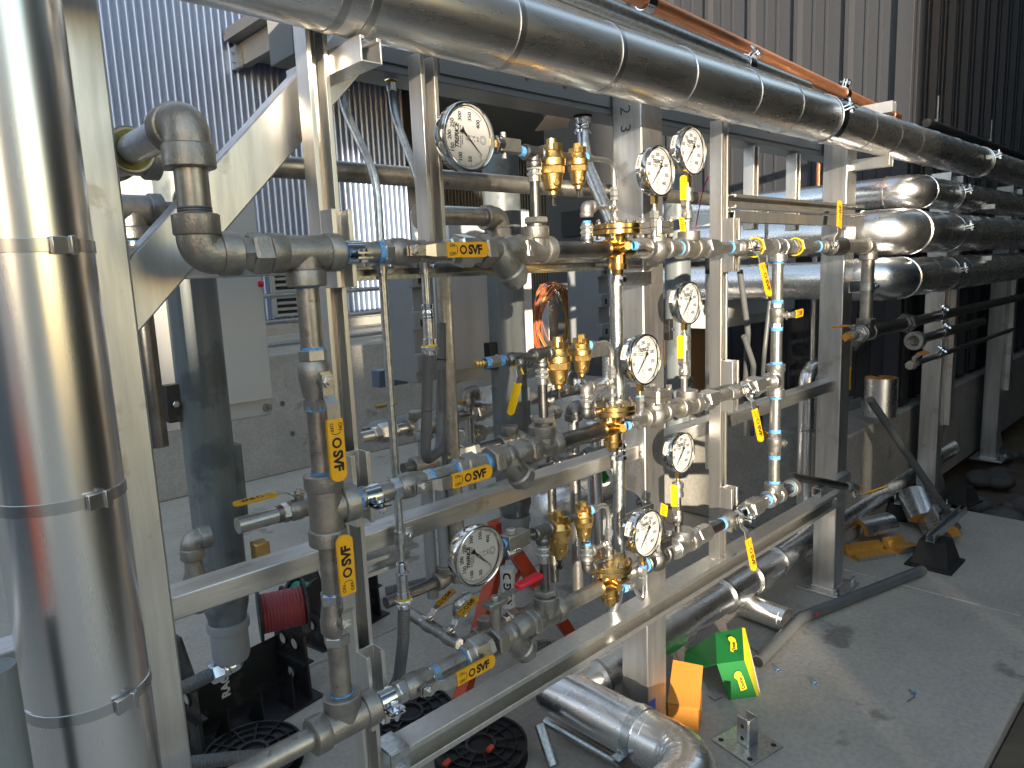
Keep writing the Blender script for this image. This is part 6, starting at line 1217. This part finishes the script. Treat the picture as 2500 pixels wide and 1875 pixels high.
solo('loose_wire', 'loose yellow wire hanging from the maroon spool', 'wire', MB().tube(fillet([G(680, 1520, .1), G(700, 1560, .05), G(690, 1580, .01), G(670, 1590, .004)], .05), .0025, 6), yw)
# empty reels on the floor
def reel(c, R_, label, tilt=0.0):
    M = M4.Translation(V(c)+V((0, 0, .04))) @ M4.Rotation(tilt, 4, 'X'); ps = []; ax = M.to_3x3() @ V((0, 0, 1)); o_ = M @ V((0, 0, 0))
    ps.append(('rim', MB().lathe(o_, ax, [(0, R_*.95), (0, R_), (.012, R_), (.012, R_*.95), (0, R_*.95)], 44, False), BLK)); ps.append(('disc', MB().lathe(o_-ax*.004, ax, [(0, R_*.97), (.004, R_*.97)], 44), BLK))
    ps.append(('hub', MB().lathe(o_, ax, [(0, R_*.33), (.012, R_*.33), (.012, R_*.27), (.001, R_*.27)], 30, False), BLK)); ps.append(('bore', MB().lathe(o_, ax, [(0, R_*.26), (.0012, R_*.26)], 24), DARK))
    for i in range(12):
        a_ = 2*math.pi*i/12; u = M.to_3x3() @ V((math.cos(a_), math.sin(a_), 0)); w_ = ax.cross(u); ps.append(('spoke', MB().box(o_+u*R_*.64+ax*.005, (R_*.62, .004, .010), M4((u, w_, ax)).transposed().to_3x3()), BLK))
    for k in (.55, .78): ps.append(('ring_rib', MB().lathe(o_, ax, [(0, R_*k), (.010, R_*k), (.010, R_*k-.003), (0, R_*k-.003)], 40, False), BLK))
    ps.append(('lower_disc', MB().lathe(o_-ax*.04, ax, [(0, R_), (.006, R_)], 40), BLK)); ps.append(('drum', MB().cyl(o_-ax*.036, o_-ax*.004, R_*.5, n=30), BLK))
    multi('cable_reel', label, 'cable reel', ps, 'empty black cable reels', o=c)
reel(G(1000, 1770), .15, 'empty black cable reel lying flat behind the first post', .05); reel(G(1175, 1850), .145, 'empty black cable reel with orange plugs at the bottom edge'); reel(G(620, 1868), .15, 'black cable reel partly out of view at the bottom left')
for s_, lb in (((1192, 1833), 'orange cable plug on the bottom reel'), ((1085, 1868), 'second orange cable plug on the bottom reel')):
    p = G(*s_, .055); solo('cable_plug', lb, 'plug', MB().lathe(p, (1, .3, 0), [(i*.003, .009 if i % 2 else .0075) for i in range(9)], 12), RED)
p = G(935, 1770, .05); solo('paper_label', 'white printed paper label on the reel behind the first post', 'label', MB().ext([(0, 0), (.05, .01), (.045, .06), (-.004, .05)], p, (1, 0, 0), (0, .8, .3), (0, 0, .0006)), WHT)
# red stand
hub = V(at(1232, 1330, Y=1.86)); hub.z = .52
ends = [G(1118, 1742), G(1408, 1572), G(1300, 1420)]
ps = [('head', MB().cyl(hub-V((0, 0, .05)), hub+V((0, 0, .05)), .04, n=20).box(hub+V((0, 0, .05)), (.12, .05, .02)), RED, .003)]
for e_ in ends:
    d_ = (e_-hub).normalized(); w_ = d_.cross(V((0, 0, 1))).normalized(); R = M4((d_, w_, d_.cross(w_))).transposed().to_3x3()
    ps.append(('leg', MB().box((hub+e_)/2, ((e_-hub).length, .046, .046), R), RED, .003)); ps.append(('foot', MB().box(e_+V((0, 0, .014)), (.05, .05, .026), R), CASTD, .004))
mid = [hub.lerp(e_, .62) for e_ in ends]
for a_, b_ in ((0, 1), (0, 2)): ps.append(('brace', MB().cyl(mid[a_], mid[b_], .012, n=10), RED))
lb0 = at(1240, 1432, Y=1.72); tubw = MB().cyl(lb0-V((0, 0, .07)), lb0+V((0, 0, .07)), .026, n=26)
ps.append(('name_tube', tubw, WHT))
tx = text_mb('RIDGID', .038, .0016, .95)
for i, v_ in enumerate(tx.v):
    a_ = v_.y/.0265; tx.v[i] = lb0+V((0, 0, v_.x))+ (V((-.0265*math.sin(a_)*.7-.0265*math.cos(a_)*.7, .0265*math.sin(a_)*.7-.0265*math.cos(a_)*.7, 0)))
ps.append(('brand_lettering', tx, INK))
multi('pipe_stand', 'red tripod pipe stand with white lettered tube behind the lower gauge', 'pipe stand', ps, o=V((hub.x, hub.y, 0)))
# valve with red lever on the bottom strainer
vb = V((rx(1213, Z3), YP, Z3)); multi('blowdown_valve', 'small valve on the bottom strainer with a red lever', 'valve', [('stem_pipe', MB().cyl(vb+V((0, 0, .02)), vb+V((0, 0, .085)), .0125, n=18), CAST), ('packing_plate', MB().box(vb+V((0, 0, .09)), (.055, .03, .012)), CAST, .002), ('nut', MB().hexa(vb+V((0, 0, .096)), vb+V((0, 0, .106)), .009), NICK), ('lever', MB().box(vb+V((.045, 0, .097)), (.06, .018, .004)), NICK), ('grip', MB().box(vb+V((.105, 0, .104)), (.075, .022, .012), M4.Rotation(-.06, 3, 'Y')), REDG, .003)], 'lever valves low on the rack')
# low drain piping behind
a = at(1082, 1290, Y=1.65); 
pipe((a.x, 1.65, .60), (a.x, 1.65, .88), 'vertical drain pipe under the rear piping', r=.018, m_=CABG); elbow((a.x, 1.65, .56), (0, 0, 1), (-1, 0, 0), 'elbow at the foot of the vertical drain pipe', CAST, r=.028, L=.042)
pipe((a.x-.22, 1.65, .56), (a.x-.03, 1.65, .56), 'short drain pipe running left to the flexible conduit', r=.017, m_=PIPED); elbow((a.x+.01, 1.60, .49), (0, 0, -1), (1, 0, 0), 'lowest bright elbow of the drain piping', NICK, r=.026, L=.036)
p0, p1 = at(985, 1488, Y=1.75), at(1120, 1572, Y=1.50)
pipe(p0, p1, 'low drain pipe slanting to the bottom strainer', r=.018, m_=CAST)
valve(p0.lerp(p1, .50), p1-p0, (0, -1, .2), 'low drain valve with a worn yellow lever standing up, left of a pair', lever=(-.2, 1, 0), L=.075, r=.021, s=.8); valve(p0.lerp(p1, .86), p1-p0, (0, -1, .2), 'low drain valve with a yellow lever standing up, right of a pair', lever=(-.2, 1, 0), L=.075, r=.021, s=.9)
p = at(1260, 1650, Y=1.30); pipe(p, p+V((.16, 0, -.02)), 'dark drain stub behind the bottom strainer', r=.021, m_=CASTD, thr='ab'); union(p+V((.02, 0, 0)), p+V((.10, 0, -.01)), 'dark union on the stub behind the bottom strainer', CASTD, .032)
p = at(1432, 1545, Y=1.50); solo('lever_grip', 'yellow lever tip showing above the low strut rail', 'lever', MB().ext([(0, 0), (.05, 0), (.06, .012), (.05, .024), (0, .024)], p, (.6, 0, -.8), (.8, 0, .6), (0, .006, 0)), YEL)
# floor drain
dc = G(1330, 1588, .004); gm = MB().lathe(dc-V((0, 0, .003)), (0, 0, 1), [(0, .085), (.003, .085), (.003, .07), (.001, .07)], 40, False)
ps = [('rim', gm, CASTD), ('pit', MB().lathe(dc-V((0, 0, .0032)), (0, 0, 1), [(0, .072), (.0012, .072)], 36), DARK)]
for k in range(-4, 5):
    c_ = .0155*k; L_ = math.sqrt(max(0, .071**2-c_**2)); ps.append(('grate_bar', MB().box(dc+V((c_, 0, .0005)), (.005, 2*L_, .003)), CASTD)); ps.append(('grate_bar', MB().box(dc+V((0, c_, .0012)), (2*L_, .005, .003)), CASTD))
multi('floor_drain', 'round cast floor drain grate in the slab', 'drain', ps)
# scraps
for i, (s_, m_) in enumerate((((2226, 1695), TAPE), ((1985, 1672), TAPE), ((1895, 1640), TAPE))):
    p = G(*s_, .002); solo('tape_scrap', 'scrap of blue tape on the floor, %s' % ('right of the stains', 'between conduit and stains', 'near the green carton')[i], 'scrap', MB().tube(fillet([p, p+V((.012, .004, .004)), p+V((.02, -.006, .001)), p+V((.008, -.012, .002))], .004), .0022, 5), m_)
tw = [((2220, 1682), (2235, 1700), (2215, 1712)), ((1830, 1580), (1850, 1592), (1872, 1588)), ((1730, 1700), (1745, 1712), (1762, 1702)), ((1745, 1860), (1752, 1872), (1740, 1880))]
for i, pts in enumerate(tw): solo('twig', 'thin dark scrap of wire on the floor, %s' % ('by the footprint stains', 'behind the green carton', 'beside the orange box', 'below the post base')[i], 'scrap', MB().tube(fillet([G(*s_, .004) for s_ in pts], .02), .0016, 5), INKG)
r_ = G(1580, 1790); solo('wood_block', 'small pink brown block with a bolt at the foot of the centre column', 'block', MB().box(r_+V((.09, .02, .02)), (.09, .05, .03)), CARD)
t_ = at(1570, 1735, Y=1.198); solo('blue_tape_patch', 'square of blue tape near the foot of the centre column', 'tape', MB().bb((1.665, 1.1985, t_.z-.03), (1.70, 1.1995, t_.z+.01)), BLU)
